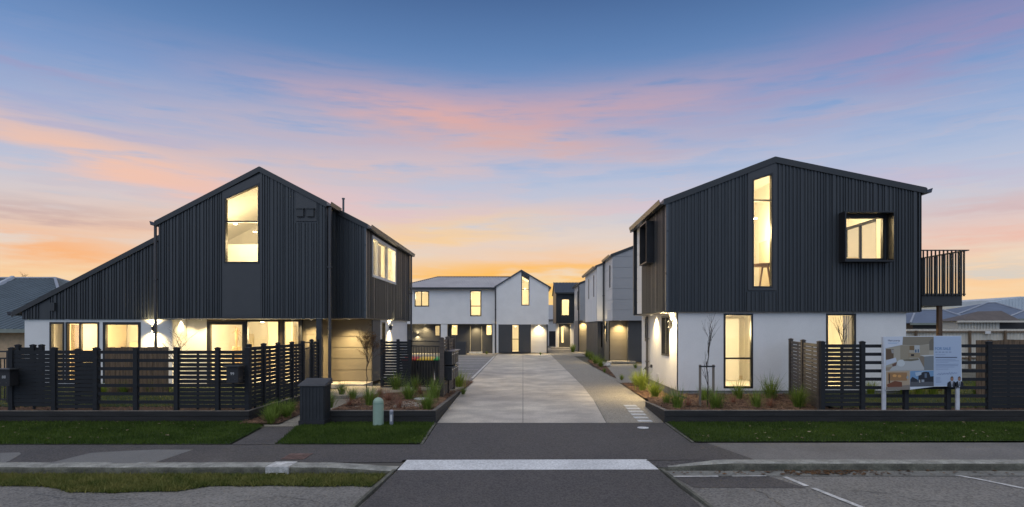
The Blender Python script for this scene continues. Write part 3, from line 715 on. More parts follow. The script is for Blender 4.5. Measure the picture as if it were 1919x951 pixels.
slab(mb, F, trim_hole[0], trim_hole[1], trim_hole[2], [(trim_hole[0], itp(top,trim_hole[0])-.10),(trim_hole[1], itp(top,trim_hole[1])-.10)], [tall], .001, .034); mb.build('window_surround', M_FLAT, t)
window(t, F, *tall, trans=[Z(376,Y1)], fw=.045, n1=.04)
# side wall (faces the driveway)
FS = FL(xl); sb = (18.98, 19.96, 4.12, 5.30)
mb = MB(); slab(mb, FS, Y1+.001, 20.9, zb, 5.60, [sb]); ribs(mb, FS, Y1+.02, 20.9, zb, 5.60, [sb], 5); mb.build('side_cladding', M_CLAD, t)
mb = MB(); slab(mb, FL(4.10), 20.905, 21.95, 2.55, 5.6, (), -.1, 0); boards(mb, FL(4.10), 20.91, 21.95, 2.55, 5.6, h=.42); mb.build('pale_cladding', M_WHITE, t, 'pale grooved cladding at the back corner')
mb = MB(); slab(mb, FX(Y1), xl-.035, xl+.03, zb-.02, 5.60, (), -.03, .036); mb.build('corner_flashing', M_GUT, t)
mb = MB(); slab(mb, FX(22.5), xl, xr, zb, top, (), -.1, 0); FRW = FR(xr); bd = (19.3,21.3,3.02,5.5); slab(mb, FRW, Y1, 22.5, zb, 5.85, [bd]); ribs(mb, FRW, Y1+.02, 22.5, zb, 5.85, [bd], 8); mb.build('rear_cladding', M_CLAD, t)
window(t, FRW, *bd, mull=[20.35], fw=.07, name='balcony_door')
# box window surrounds
def boxsur(F, ua, ub, za, zb_, d, th=.035):
    mb = MB(); slab(mb, F, ua-th, ua, za-th, zb_+th, (), .0, d); slab(mb, F, ub, ub+th, za-th, zb_+th, (), .0, d)
    slab(mb, F, ua, ub, zb_, zb_+th, (), .0, d-.001); slab(mb, F, ua, ub, za-th, za, (), .0, d-.001); return mb.build('window_box', M_FRAME, t)
boxsur(F, 8.93, 10.24, 3.92, 5.24, .36); window(t, F, *boxw, fw=.05)
boxsur(FS, 18.96, 19.98, 4.10, 5.32, .26); window(t, FS, *sb, fw=.05, glass=GT)
gable_roof(t, [(xl-.10,5.66),(xg,6.86),(xr+.14,5.98)], Y1-.04, 22.7); barge(t, [(xl-.08,5.68),(xg,6.87),(xr+.10,6.0)], Y1-.03)
gutter(t, xl-.08, 5.64, Y1-.05, 22.1, -1); gutter(t, xr+.12, 5.97, Y1-.05, 22.7, 1)
# ground floor
Yg = 17.42; F = FX(Yg); wins = [(X(1356,Yg),X(1411,Yg),Z(728,Yg),Z(588,Yg)), (X(1548,Yg),X(1604,Yg),Z(728,Yg),Z(588,Yg))]
xl2, xr2 = 4.40, X(1698,Yg)
mb = MB(); slab(mb, F, xl2, xr2, .27, zb-.02, wins); 
side = [(18.43,19.46,1.19,2.42),(21.65,22.1,1.57,2.44)]
slab(mb, FL(xl2), Yg+.001, 22.6, .27, zb-.02, side); slab(mb, FR(xr2), Yg+.12, 22.6, .27, zb-.02); slab(mb, FX(22.6), xl2, xr2, .27, zb-.02); mb.build('white_wall', M_WHITE, t)
mb = MB(); slab(mb, FX(Yg), xl2+.03, xr2-.03, -.1, .268, (), -.2, -.03); slab(mb, FL(xl2), Yg+.2, 22.6, -.1, .268, (), -.2, -.03); mb.build('plinth', surf('grey_plinth',(.24,.24,.24),.85,1.1,2,30,.9,.4), t)
window(t, F, *wins[0], trans=[Z(672,Yg)], fw=.055); window(t, F, *wins[1], trans=[Z(672,Yg)], fw=.055)
window(t, FL(xl2), *side[0], mull=[18.85], fw=.05); window(t, FL(xl2), *side[1], fw=.05)
mb = MB(); mb.box(xl+.02,xr-.02,Y1+.02,22.4,zb-.018,zb+.0); mb.build('soffit', M_SOFFIT, t)
pipe(t, [(xl2-.08,21.35,zb-.05),(xl2-.08,21.35,.1)])
# rooms
room(t, rect(4.53,10.6,.3,2.45), Yg+.13, 21.0, skip=(3,))
mb = MB(); mb.box(7.55,7.65,Yg+.14,20.9,.3,2.44); mb.build('partition', M_INT, t)
mb = MB(); mb.box(5.72,5.78,20.955,20.985,.3,2.35); mb.box(6.0,6.04,20.955,20.985,.3,2.35); mb.box(5.2,7.5,20.96,20.985,.3,.42); mb.build('door_frame', M_INTW, t)
mb = MB(); mb.box(8.7,9.6,20.9,20.94,1.3,1.9); mb.build('picture', M_CAB, t)
mb = MB(); mb.box(7.35,7.39,Yg+.35,18.5,.31,2.3); mb.build('inner_door', M_CURT, t)
mb = MB(); mb.box(6.35,7.15,20.3,20.34,.31,2.35); mb.box(5.4,5.45,20.0,20.95,.31,2.35); mb.build('wardrobe', M_LIGHTP, t)
mb = MB();
for k in range(9): mb.box(9.18+k*.035,9.2+k*.035,Yg+.16+.02*(k%2),Yg+.2+.02*(k%2),.32,2.4)
mb.build('curtain', M_CURT, t)
room(t, [(4.2,2.66),(7.55,2.66),(7.55,6.50),(7.10,6.66),(4.2,5.55)], Y1+.13, 20.8)
room(t, [(7.62,2.66),(11.1,2.66),(11.1,5.75),(7.62,6.45)], Y1+.13, 22.3, skip=(1,))
mb = MB(); mb.box(11.101,11.115,Y1+.13,19.28,2.66,5.75); mb.box(11.101,11.115,21.32,22.3,2.66,5.75); mb.box(11.101,11.115,19.28,21.32,5.5,5.75); mb.build('interior', M_INT, t)
ceiling_light(6.1,18.7,2.42,'ceiling light in the right house front bedroom on the ground floor',34); ceiling_light(9.2,18.9,2.42,'ceiling light behind the right house window by the fence',34)
ceiling_light(6.94,18.35,5.35,'round ceiling light seen in the tall window of the right house',55); ceiling_light(9.4,19.6,5.7,'ceiling light above the sofa in the right house',50)
# things inside
mb = MB()
for k in range(12): mb.box(6.40+.03*(k%2)-.02,6.46+.03*(k%2)-.02,Y1+.30+k*.05,Y1+.345+k*.05,2.7,5.6)
mb.build('curtain', M_CURT, t)
mb = MB(); mb.box(6.9,7.5,20.74,20.78,3.7,4.5); mb.build('picture', M_CAB, t)
mb = MB(); mb.box(7.50,7.54,18.6,19.5,2.7,4.75); mb.build('inner_door', M_INTW, t)
s = empty('sofa', (9.9,19.3,2.66), 'pale sofa seen through the projecting box window', 'sofa')
mb = MB(); mb.bbox(9.0,11.0,18.7,19.5,3.0,3.95,.06); mb.build('seat', M_CURT, s); mb = MB(); mb.bbox(9.3,10.35,18.75,19.0,3.95,4.22,.06); mb.build('cushion', M_INTW, s); mb = MB(); mb.bbox(8.95,11.05,19.5,19.7,3.0,4.06,.05); mb.build('backrest', M_CURT, s)
mb = MB(); mb.box(9.0,11.0,18.72,19.6,2.66,3.0); mb.build('base', M_CAB, s)
s = empty('round_table', (7.1,18.2,2.66), 'round wooden table on splayed legs in the tall upper window', 'table')
mb = MB(); mb.lathe([(.0,0),(.36,.04),(.38,.07),(.38,.10),(0,.10)], 7.18,18.2,3.84,24); mb.build('tabletop', mat('table_wood',(.30,.17,.09),.5,.15,6), s)
for a in (0.4, 2.0, 3.6, 5.2):
    mb = MB(); mb.tube([(7.18+.1*math.cos(a),18.2+.1*math.sin(a),3.86),(7.18+.34*math.cos(a),18.2+.34*math.sin(a),2.67)], [.028,.018]); mb.build('leg', MATS['table_wood'], s)
# balcony
b = empty('balcony', (12.1,19.2,3.0), 'dark steel balcony with vertical bars on the right house gable end', 'balcony')
bx0, bx1, by0, by1 = xr+.035, 12.95, 17.9, 21.4
mb = MB(); mb.box(bx0,bx1-.10,by0+.06,by1,2.70,3.0); mb.box(bx0,bx1-.12,by0+.08,by1,3.0,3.06); mb.build('deck', M_TRIM, b)
mb = MB(); mb.box(bx0,bx1+.05,by0-.03,by0+.03,4.30,4.33); mb.box(bx1-.03,bx1+.05,by0+.03,by1,4.30,4.33); mb.build('handrail', M_TRIM, b)
mb = MB(); x = bx0+.05
while x < bx1+.02: mb.box(x-.006,x+.006,by0-.03,by0+.03,2.98,4.30); x += .118
y = by0+.12
while y < by1: mb.box(bx1-.02,bx1+.03,y-.006,y+.006,2.98,4.30); y += .118
mb.box(bx0,bx1-.03,by0+.0,by0+.02,3.02,3.05); mb.build('railing_bars', M_TRIM, b)
mb = MB(); px_ = X(1760.5,18.1); mb.box(px_-.055,px_+.055,18.05,18.16,0,2.70); mb.build('post', mat('oiled_post',(.10,.055,.03),.5,.2,5,stretch=(5,5,.4)), b)
wall_lamp(FL(xl2), 18.1, Z(608,18.1), 'wall lamp washing the white side wall of the right house', 20)
for y_, z_ in ((20.9,.75),(21.8,.62)):
    mb = MB(); c_ = W(FL(xl2), y_, .03, z_); mb.box(c_[0]-.03,c_[0]+.03,y_-.05,y_+.05,z_-.05,z_+.05); mb.tube([(c_[0]-.03,y_,z_),(c_[0]-.10,y_,z_-.05)],.012,6); mb.build('garden_tap', M_TRIM, RH)
mb = MB(); slab(mb, FL(xl2), 19.9, 20.2, .42, .56, (), 0, .015); mb.build('vent_grille', M_LIGHTP, RH)
downlight(4.23, 17.75, 2.49, 'soffit light at the front corner of the right house', 14)
downlight(12.0, 18.9, 2.69, 'added unseen light under the balcony brightening the right garden', 16)  # invented lamp, added only to brighten the garden lawn
downlight(4.23, 20.2, 2.49, 'soffit light above the driveway side of the right house', 18)

# ================================================================= LEFT HOUSE
YA, YB, YR, YW = 19.5, 20.57, 20.9, 19.95
t = empty('townhouse', (-9,22,0), 'dark ribbed house with a pentagon window and long sloping lean-to roof behind the slatted fence', 'house')
xA0, xA1, xB, xrg, zrg, sl = -11.58, -6.27, -5.28, -8.36, 7.12, .522
za = lambda x: zrg-sl*abs(x-xrg)
zb = 2.36
F = FX(YA); top = [(xA0,za(xA0)),(xrg,zrg),(xA1,za(xA1))]
pw = (X(421,YA), X(487,YA), Z(494,YA), [(X(421,YA),Z(373,YA)),(X(487,YA),Z(343,YA))])
sur = (pw[0]-.06, pw[1]+.08, zb, 9)
vent = (X(555,YA), X(594,YA), Z(415,YA), 9)
mb = MB(); slab(mb, F, xA0, xA1, zb, top, [pw]); ribs(mb, F, xA0, xA1, zb, top, [sur, vent], 12)
slab(mb, FR(xA1), YA+.001, YB, zb, za(xA1)); ribs(mb, FR(xA1), YA, YB, zb, za(xA1), (), 2); mb.build('front_cladding', M_CLAD, t)
mb = MB(); slab(mb, F, sur[0], sur[1], zb+.01, [(sur[0], za(sur[0])-.12),(sur[1], za(sur[1])-.12)], [grow(pw, .0)], .001, .030)
slab(mb, F, sur[0]+.05, sur[1]-.05, zb+.08, pw[2]-.06, (), .030, .036); mb.build('window_surround', M_FLAT, t)
mb = MB(); slab(mb, F, vent[0], vent[1], vent[2], [(vent[0], za(vent[0])-.12),(vent[1], za(vent[1])-.12)], (), .001, .030); mb.build('vent_panel', M_FLAT, t)
for px_ in (564, 583):
    mb = MB(); u = X(px_,YA); slab(mb, F, u-.11, u+.11, Z(407,YA), Z(393,YA), (), .03, .10); slab(mb, F, u-.13, u+.13, Z(393,YA), Z(391,YA), (), .03, .13); mb.build('vent_cowl', M_TRIM, t)
window(t, F, *pw, trans=[Z(416,YA)], fw=.05, n1=.04)
# block B
F = FX(YB); topB = [(xA1,za(xA1)),(xB,za(xB))]
mb = MB(); slab(mb, F, xA1+.001, xB, zb+.02, topB); ribs(mb, F, xA1+.03, xB, zb+.02, topB, (), 4); mb.build('recessed_cladding', M_CLAD, t)
YE = 28.6; FS = FR(xB); sw = (21.46,25.3,3.88,5.24)
mb = MB(); slab(mb, FS, YB+.001, YE, zb+.03, za(xB)-.03, [sw]); ribs(mb, FS, YB+.02, YE, zb+.03, za(xB)-.03, [sw], 9); mb.build('side_cladding', M_CLAD, t)
mb = MB(); slab(mb, FX(YB), xB-.03, xB+.035, zb, za(xB)-.05, (), -.03, .036); mb.build('corner_flashing', M_GUT, t)
window(t, FS, *sw, mull=[22.25,23.85], fw=.055, fm=M_LIGHTP, n1=.03)  # pale frame colour stands in for bright edge highlights on dark frames
mb = MB(); slab(mb, FS, sw[0], sw[1], sw[2]-.05, sw[2], (), 0, .06); mb.build('sill_highlight', M_LIGHTP, t)  # sill strip coloured pale as a painted edge highlight
mb = MB()
for k in range(16): mb.box(xB-.24-.03*(k%2), xB-.20-.03*(k%2), 22.35+k*.09, 22.42+k*.09, 3.9, 5.2)
mb.build('curtain', M_PANELB, t)
mb = MB(); slab(mb, FS, sw[0]-.05, sw[0], sw[2]-.05, sw[3]+.05, (), 0, .045); slab(mb, FS, sw[1], sw[1]+.05, sw[2]-.05, sw[3]+.05, (), 0, .045); slab(mb, FS, sw[0], sw[1], sw[3], sw[3]+.05, (), 0, .044); mb.build('edge_highlight', M_LIGHTP, t)  # pale strips painted as light catching the outer edges
mb = MB(); slab(mb, FX(YE), -11.5, xB, zb, [(-11.5,za(-11.5)),(xrg,zrg),(xB,za(xB))], (), -.1, 0); slab(mb, FL(xA0), YA+.12, YE, 2.4, za(xA0)-.02, (), -.12, 0); mb.build('rear_cladding', M_CLAD, t)
gable_roof(t, [(xA0-.10,za(xA0)-.01),(xrg,zrg+.04),(xA1+.06,za(xA1)+.01)], YA-.05, YB+.0, .09)
gable_roof(t, [(xA0-.10,za(xA0)-.01),(xrg,zrg+.04),(xB+.10,za(xB)-.01)], YB-.04, YE+.1, .09)
barge(t, [(xA0-.10,za(xA0)),(xrg,zrg+.05),(xA1+.04,za(xA1)+.02)], YA-.035); barge(t, [(xA1+.08,za(xA1)-.02),(xB+.08,za(xB)+.02)], YB-.036)
gutter(t, xB+.08, za(xB)-.03, YB-.08, YE+.1, 1); gutter(t, xA1+.05, za(xA1)-.0, YA-.08, YB-.05, 1); gutter(t, xA0-.08, za(xA0)-.02, YA-.08, YE, -1)
pipe(t, [(xA0-.10,YA+.0,za(xA0)-.15),(xA0-.10,YA+.02,.2)]); pipe(t, [(xA1+.11,YA+.06,za(xA1)-.1),(xA1+.11,YA+.06,.1)], .05)
pipe(t, [(xB+.09,28.5,za(xB)-.1),(xB+.09,28.5,.1)])
mb = MB(); mb.tube([(X(643.5,24),24,za(X(643.5,24))-.1),(X(643.5,24),24,Z(374,24))], .04, 10); mb.lathe([(.06,0),(.06,.05)], X(643.5,24), 24, Z(374,24), 10); mb.build('flue', M_GUT, t)
# wing
F = FX(YW); xw = -16.28; zw = lambda x: 2.69+(x-xw)*.522
topW = [(xw,zw(xw)),(xA0+.3,zw(xA0+.3))]
mb = MB(); slab(mb, F, xw, xA0+.1, 2.33, topW); ribs(mb, F, xw, xA0, 2.33, topW, [(X(75,YW),X(92,YW),2.33,9)], 21); mb.build('wing_cladding', M_CLAD, t)
mb = MB(); slab(mb, F, X(98,YW), X(106,YW), Z(583,YW), Z(568,YW), (), 0, .1); mb.build('vent_cowl', M_TRIM, t)
gable_roof(t, [(xw-.32,zw(xw-.32)+.03),(xA0+.06,zw(xA0+.06)+.03)], YW-.06, 27, .09, 'wing_roof'); barge(t, [(xw-.3,zw(xw-.3)+.04),(xA0+.0,zw(xA0)+.04)], YW-.045)
gutter(t, xw-.28, zw(xw-.28)+.02, YW-.08, 27, -1)
YV = 20.0; F = FX(YV); zh = Z(604,YV); zt = 2.32
ww = [(X(93,YV),X(121,YV),.25,zh),(X(123,YV),X(186,YV),.25,zh),(X(193,YV),X(264,YV),.25,zh)]
mb = MB(); slab(mb, F, xw+.04, X(323,YV), .1, zt, ww); mb.build('white_wall', M_WHITE, t)
window(t, F, *ww[0], fw=.06); w_ = window(t, F, *ww[1], mull=[X(150,YV)], fw=.06); window(t, F, *ww[2], fw=.09, name='sliding_door')
mb = MB(); g = [(X(126,YV),YV+.16,.3),(X(149,YV),YV+.16,.3),(X(149,YV),YV+.16,zh-.08),(X(126,YV),YV+.16,zh-.08)]; mb.poly(g); mb.build('glass_pane', glass_mat('reflective_glass',(.45,.40,.34),.18), w_)
room(t, rect(xw+.2,-11.75,.12,2.28), YV+.13, 24.5)
mb = MB(); mb.box(-15.4,-14.2,24.0,24.4,.12,1.5); mb.box(X(153,22),X(153,22)+.06,YV+1.2,24.4,.12,2.26); mb.build('cupboard', M_INTW, t)
mb = MB(); mb.box(-13.4,-12.55,24.1,24.4,.12,1.95); mb.box(-12.4,-12.3,22.0,24.4,.12,2.27); mb.build('wardrobe', M_INTW, t)
for x, l in ((-14.8,'ceiling light in the left end room of the lean-to wing'),(-12.8,'ceiling light behind the sliding door of the lean-to wing')): ceiling_light(x, 22.2, 2.26, l, 34)
# white return wall by the porch, and recess wall
mb = MB(); slab(mb, FR(X(322,YV)), YV+.13, YR+.1, .1, zt, (), -.1, 0); mb.build('white_wall', M_WHITE, t)
F = FX(YR); zt = 2.34
dw = [(X(388,YR),X(460,YR),.12,2.27),(X(461,YR),X(524,YR),.12,2.31),(X(530,YR),X(562,YR),.12,2.31)]
mb = MB(); slab(mb, F, -12.0, dw[0][0]-.01, .1, zt); mb.build('white_wall', M_WHITE, t)
mb = MB(); slab(mb, F, dw[0][0]-.01, dw[2][1]+.02, .1, zt, dw); mb.build('window_wall', mat('bronze_frame',(.12,.09,.06),.5,.1,4), t)
window(t, F, *dw[0], fw=.11, name='sliding_door'); window(t, F, *dw[1], fw=.05); window(t, F, *dw[2], fw=.05)
FP = FX(YR); mb = MB(); xq = X(617,22.0); slab(mb, FP, dw[2][1]+.02, xq, .1, zt); boards(mb, FP, dw[2][1]+.04, xq-.02, .12, zt, h=.43); slab(mb, FX(22.0), xq-.1, -5.42, .1, zt+.04); boards(mb, FX(22.0), xq+.05, -5.42, .16, zt+.02, h=.40, gap=.022, n=.022); slab(mb, FR(xq), YR+.001, 21.99, .1, zt); mb.build('porch_panels', M_PANEL, t, 'grooved porch panels tinted tan for the lamp glow above')
mb = MB(); slab(mb, FP, X(565,YR), X(568,YR), .1, zt, (), .017, .12); mb.build('panel_trim', M_TRIM, t)
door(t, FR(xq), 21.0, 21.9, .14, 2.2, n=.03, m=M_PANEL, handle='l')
mb = MB(); mb.box(X(592,YA),X(602,YA),YA+.02,YA+.17,.1,zb); mb.build('corner_post', M_TRIM, t)
mb = MB(); mb.box(-11.5,xA1-.02,YA+.0,YR+.02,zb-.02,zb-.002); mb.box(xA1-.02,xB-.02,YB-.0,YE,zb+.008,zb+.026); mb.box(xq-.05,xA1-.021,YR+.021,22.0,zt+.001,zt+.02); mb.build('soffit', M_SOFFIT, t)
# lower side wall
xs = -5.40; FS = FR(xs); nw = (23.45,24.05,.25,2.28)
mb = MB(); slab(mb, FS, 22.0, 23.2, .1, zt+.02); boards(mb, FS, 22.0, 23.2, .14, zt, h=.40); mb.build('side_panels', M_PANELD, t)
mb = MB(); slab(mb, FS, 23.2, YE, .1, zt+.02, [nw]); mb.build('white_wall', M_WHITE, t)
window(t, FS, *nw, fw=.05)
mb = MB(); mb.box(xq,xs+.02,YR-.1,21.97,.0,.14); mb.build('door_step', M_CONC, t)
room(t, rect(-11.9,-7.7,.12,2.31), YR+.13, 26.5)
room(t, rect(-7.6,xs-.13,.12,2.31), 22.15, 26.5, skip=(1,))
mb = MB(); mb.box(-9.62,-8.75,23.2,23.3,.12,2.3); mb.build('partition', M_INTW, t)
mb = MB(); mb.box(-8.7,-8.2,24.6,25.2,.12,1.75); mb.build('fridge', M_PANELB, t)
mb = MB(); mb.box(-8.9,-7.75,25.9,26.4,1.5,2.0); mb.box(-8.15,-7.75,25.5,26.4,.12,1.25); mb.build('kitchen_cabinets', M_CAB, t)
mb = MB(); mb.box(-11.2,-10.2,25.9,26.4,.12,.95); mb.box(-10.9,-10.4,26.44,26.47,1.35,1.85); mb.build('sideboard', M_CAB, t)
mb = MB(); mb.box(-6.9,-6.86,23,26.4,.12,2.3); mb.build('hall_wall', M_INTW, t)
p = empty('potted_plant', (-9.75,22.4,.12), 'tall dry potted plant inside the left house sliding door', 'plant')
px0 = X(443,22.4)
mb = MB(); mb.lathe([(.12,0),(.16,.35),(.15,1.25),(.13,1.25),(.0,1.2)], px0,22.4,.12,14); mb.build('pot', mat('tan_pot',(.42,.30,.18),.8,.15,5), p)
mb = MB(); rr = random.Random(4)
for k in range(16):
    a = rr.uniform(0,6.3); r_ = rr.uniform(.1,.24); h = rr.uniform(1.75,2.1); mb.tube([(px0,22.4,1.2),(px0+r_*.3*math.cos(a),22.4+r_*.3*math.sin(a),h),(px0+r_*math.cos(a),22.4+r_*math.sin(a),h-rr.uniform(-.03,.3))], [.012,.01,.004], 5)
mb.build('stems', mat('dry_stem',(.36,.22,.12),.8,.2,9), p)
for x, y, l, e in ((-10.7,22.0,'ceiling light just inside the left house sliding door',30),(-9.3,21.9,'ceiling light at the left house living window',26),(-8.3,24.0,'ceiling light above the left house kitchen',36),(-6.4,23.6,'ceiling light in the left house hall',26)): ceiling_light(x, y, 2.29, l, e)
# upper rooms
zi = lambda x: za(x)-.16
room(t, [(-11.4,2.5),(-7.55,2.5),(-7.55,zi(-7.55)),(xrg,zi(xrg)),(-11.4,zi(-11.4))], YA+.13, 23.6)
room(t, [(-7.5,2.5),(xB-.125,2.5),(xB-.125,zi(xB)),(-7.5,zi(-7.5))], YB+.15, 28.4, skip=(1,))
mb = MB(); mb.box(-10.6,-7.6,22.0,22.1,2.5,5.05); mb.build('partition', M_INT, t)
mb = MB(); mb.box(-9.35,-8.75,21.95,21.99,3.75,4.5); mb.build('picture', M_CAB, t)
mb = MB(); mb.box(-8.6,-8.35,21.5,21.9,2.5,4.55); mb.build('wardrobe', M_INTW, t)
mb = MB(); mb.box(X(372,23),X(400,23),26.4,26.45,1.2,1.8); mb.box(X(478,23),X(492,23),26.3,26.45,.12,2.15); mb.build('inner_door', M_INTW, t)
ceiling_light(X(441,21),21,Z(424,21)+.1,'left of the two ceiling lights in the pentagon window',24); ceiling_light(X(478,20.9),20.9,Z(436,20.9)+.05,'right of the two ceiling lights in the pentagon window',24)
ceiling_light(-6.3,22.2,5.5,'ceiling light behind the upper side window of the left house',80); ceiling_light(-6.3,25.0,5.5,'rear ceiling light behind the upper side window of the left house',80)
# lights
for px_, py, Y, l, e in ((378,597,20.55,'soffit light over the white porch wall',7),(420,600,20.55,'soffit light over the left house sliding door',18),(549,597,20.6,'soffit light over the kitchen window of the left house',14),(583,597,20.5,'soffit light over the narrow tan panel beside the corner post',14),(345,597,20.55,'soffit light at the left end of the porch',6)):
    downlight(X(px_,Y), Y, zb-.025, l, e)
downlight(X(655,21.4), 21.4, zb+.006, 'soffit light over the tan entry panel of the left house', 30)
wall_lamp(FX(YV), X(289,YV), Z(616,YV), 'wall lamp on the white wall beside the lean-to sliding door', 14)
wall_lamp(FR(xs), 24.75, Z(614,24.75), 'wall lamp on the white side wall near the driveway', 16)

# ================================================================= REAR WHITE HOUSE
t = empty('townhouse', (-3.5,50,0), 'white two storey house with a pointed gable closing the end of the driveway', 'house')
YC, YG = 49.1, 48.7
F = FX(YC); x0, x1 = -13.0, X(928,YC); zo = Z(608,YC); ze = Z(539,YC)
cw = [(X(777,YC),X(804,YC),Z(575,YC),Z(546,YC)),(X(881,YC),X(902,YC),Z(593,YC),Z(545,YC))]
mb = MB(); slab(mb, F, x0, x1, zo, ze, cw, -.2, 0); mb.build('upper_wall', M_WHITE, t)
window(t, F, *cw[0], mull=[X(790,YC)], fw=.07); window(t, F, *cw[1], trans=[Z(574,YC)], fw=.08)
F2 = FX(YG); g0, g1, gr = X(930,YG), X(1028,YG), X(977,YG); zg0 = Z(537,YG); zgr = Z(508,YG)
gt = [(g0,zg0),(gr,zgr),(g1,zg0)]
gw = (X(977,YG), X(992,YG), Z(573,YG), [(X(977,YG),Z(515,YG)),(X(992,YG),Z(522,YG))])
mb = MB(); slab(mb, F2, g0, g1, zo-.02, gt, [gw], -.2, 0); slab(mb, FR(g1), YG+.2, 56, zo, zg0-.05, (), -.2, 0); slab(mb, FL(g0), YG+.2, YC+.2, zo, zg0-.05, (), -.2, 0); mb.build('gable_wall', M_WHITE, t)
mb = MB(); slab(mb, F2, gw[0], gw[1], gw[3], [(u, itp(gt,u)-.05) for u in (gw[0], gw[1])], (), .001, .03); mb.build('window_surround', M_FLAT, t)
window(t, F2, *gw, trans=[Z(543,YG)], fw=.06)
gable_roof(t, [(g0-.15,zg0-.04),(gr,zgr+.08),(g1+.2,zg0-.08)], YG-.12, 56, .1, 'gable_roof', M_ROOF)
# main roof, hipped at the left
mb = MB(); zrd = Z(520,53.5); xe = X(768,YC); hip = X(820,53.5); yb = 58.0
A, B, C_, D_ = (x0-.4,YC-.3,ze-.05), (g0+.2,YC-.3,ze-.05), (g0+1.5,53.5,zrd), (hip,53.5,zrd)
A2 = (xe-1.2,YC-.3,ze-.05); E_ = (xe-1.2,yb,ze-.05)
mb.poly([A2,B,C_,D_]); mb.poly([A2,D_,E_]); mb.poly([E_,D_,C_,(g0+1.5,yb,ze-.05)])
for k in range(64):
    u = k/63; xa = A2[0]+(B[0]-A2[0])*u; xt = xa; 
    # rib from the eave up to the ridge or hip
    fh = min(1.0, (xa-A2[0])/(D_[0]-A2[0]))
    ya, yt = YC-.3, YC-.3+(53.5-YC+.3)*fh; zt_ = ze-.05+(zrd-ze+.05)*fh
    if fh > .03: mb.hexa([(xa-.04,ya,ze-.05),(xa+.04,ya,ze-.05),(xa+.04,yt,zt_),(xa-.04,yt,zt_),(xa-.02,ya,ze+.0),(xa+.02,ya,ze+.0),(xa+.02,yt,zt_+.05),(xa-.02,yt,zt_+.05)])
mb.build('main_roof', M_ROOFL, t)
mb = MB(); mb.box(A2[0],g0,YC-.42,YC-.28,ze-.16,ze-.02); mb.box(A2[0],g0,YC-.28,YC-.01,ze-.16,ze-.13); mb.build('gutter', M_TRIM, t)
mb = MB(); mb.tube([(hip,53.5,zrd+.03),(C_[0],53.5,zrd+.03)], .06, 6); mb.tube([(A2[0],YC-.3,ze-.02),(hip,53.5,zrd+.03)], .05, 6); mb.build('ridge_cap', M_ROOF, t)
# lower level
YL = 50.0; FL_ = FX(YL); zl = zo
lw = [(X(846,YL),X(858,YL),Z(629,YL),Z(609,YL)),(X(911,YL),X(922,YL),Z(629,YL),Z(609,YL)),(X(815,YL),X(824.5,YL),Z(630,YL),Z(610,YL))]
mb = MB(); slab(mb, FL_, x0, X(930,YL), 0, zl, lw+[(X(881,YL),X(903,YL),.1,2.2)]); boards(mb, FL_, x0, X(930,YL), .05, zl, lw+[(X(881,YL),X(903,YL),.1,2.2)], h=.4); mb.build('lower_panels', M_PANELD, t)
for h in lw: window(t, FL_, *h, fw=.04, glass=GF if h is not lw[2] else G)
door(t, FL_, X(881,YL)+.02, X(903,YL)-.02, .1, 2.2)
mb = MB(); mb.box(X(826,YC),X(838,YC),YC+.02,YC+.25,0,zo); mb.box(X(923,YC),X(927,YC),YC+.02,YC+.25,0,zo); mb.box(X(930,YG),X(934,YG),YG+.01,YG+.3,.05,zo-.02); mb.build('white_column', M_WHITE, t)
mb = MB(); mb.box(x0,g0,YC+.0,YL,zo+.0,zo+.02); mb.build('soffit', M_SOFFIT, t)
mb = MB(); mb.box(X(880,YL),X(904,YL),YL-.55,YL-.1,0,.12); mb.build('door_step', M_CONCW, t)
YQ = YG+.02; FG = FX(YQ); dg = (X(959,YQ),X(973,YQ),.12,zo-.03)
mb = MB(); slab(mb, FG, X(934,YQ), X(995,YQ), .08, zo-.02, [dg]); mb.build('charcoal_panels', M_PANELD, t)
window(t, FG, *dg, trans=[Z(636,YQ)], fw=.05)
mb = MB(); slab(mb, FX(YG+.5), X(995,YQ), X(1027,YQ), .06, zo-.02); boards(mb, FX(YG+.5), X(995,YQ), X(1027,YQ), .06, zo-.02, h=.42, n=.02); mb.build('garage_panels', M_LIGHTP, t, 'cream grooved panels lit by a soffit light')
mb = MB(); slab(mb, FR(X(1027,YQ)), YG+.3, 56, 0, zo, (), -.1, 0); mb.build('side_wall', M_PANELD, t)
mb = MB(); mb.box(g0,g1,YG+.2,YG+.6,zo+.0,zo+.02); mb.build('gable_soffit', M_SOFFIT, t)
pipe(t, [(X(928.5,YG),YG-.03,zg0-.1),(X(928.5,YG),YG-.03,.05)], .05)
mb = MB(); mb.box(X(843,48),X(850,48),47.95,48.05,.0,.1); 
sc_ = MB(); sc_.box(X(847,47),X(873,47),46.9,47.7,0,Z(641,47))
for k in range(10): sc_.box(X(847,47)-.02,X(873,47)+.02,46.86,46.9,.08+k*.095,.15+k*.095)
tag(sc_.build('slatted_enclosure', M_PANELD, off=(X(860,47),47.3,0)), 'dark slatted enclosure in front of the rear white house', 'enclosure')
room(t, rect(x0+.3,X(868,YC),2.6,5.2), YC+.25, 53); room(t, rect(X(870,YC),g0-.1,2.6,5.2), YC+.25, 53)
room(t, [(g0+.3,2.6),(g1-.3,2.6),(g1-.3,5.1),(gr,6.2),(g0+.3,5.1)], YG+.25, 53)
room(t, rect(x0+.3,g0-.1,.1,2.25), YL+.15, 53); room(t, rect(X(936,YQ),X(994,YQ),.1,2.25), YQ+.15, 53)
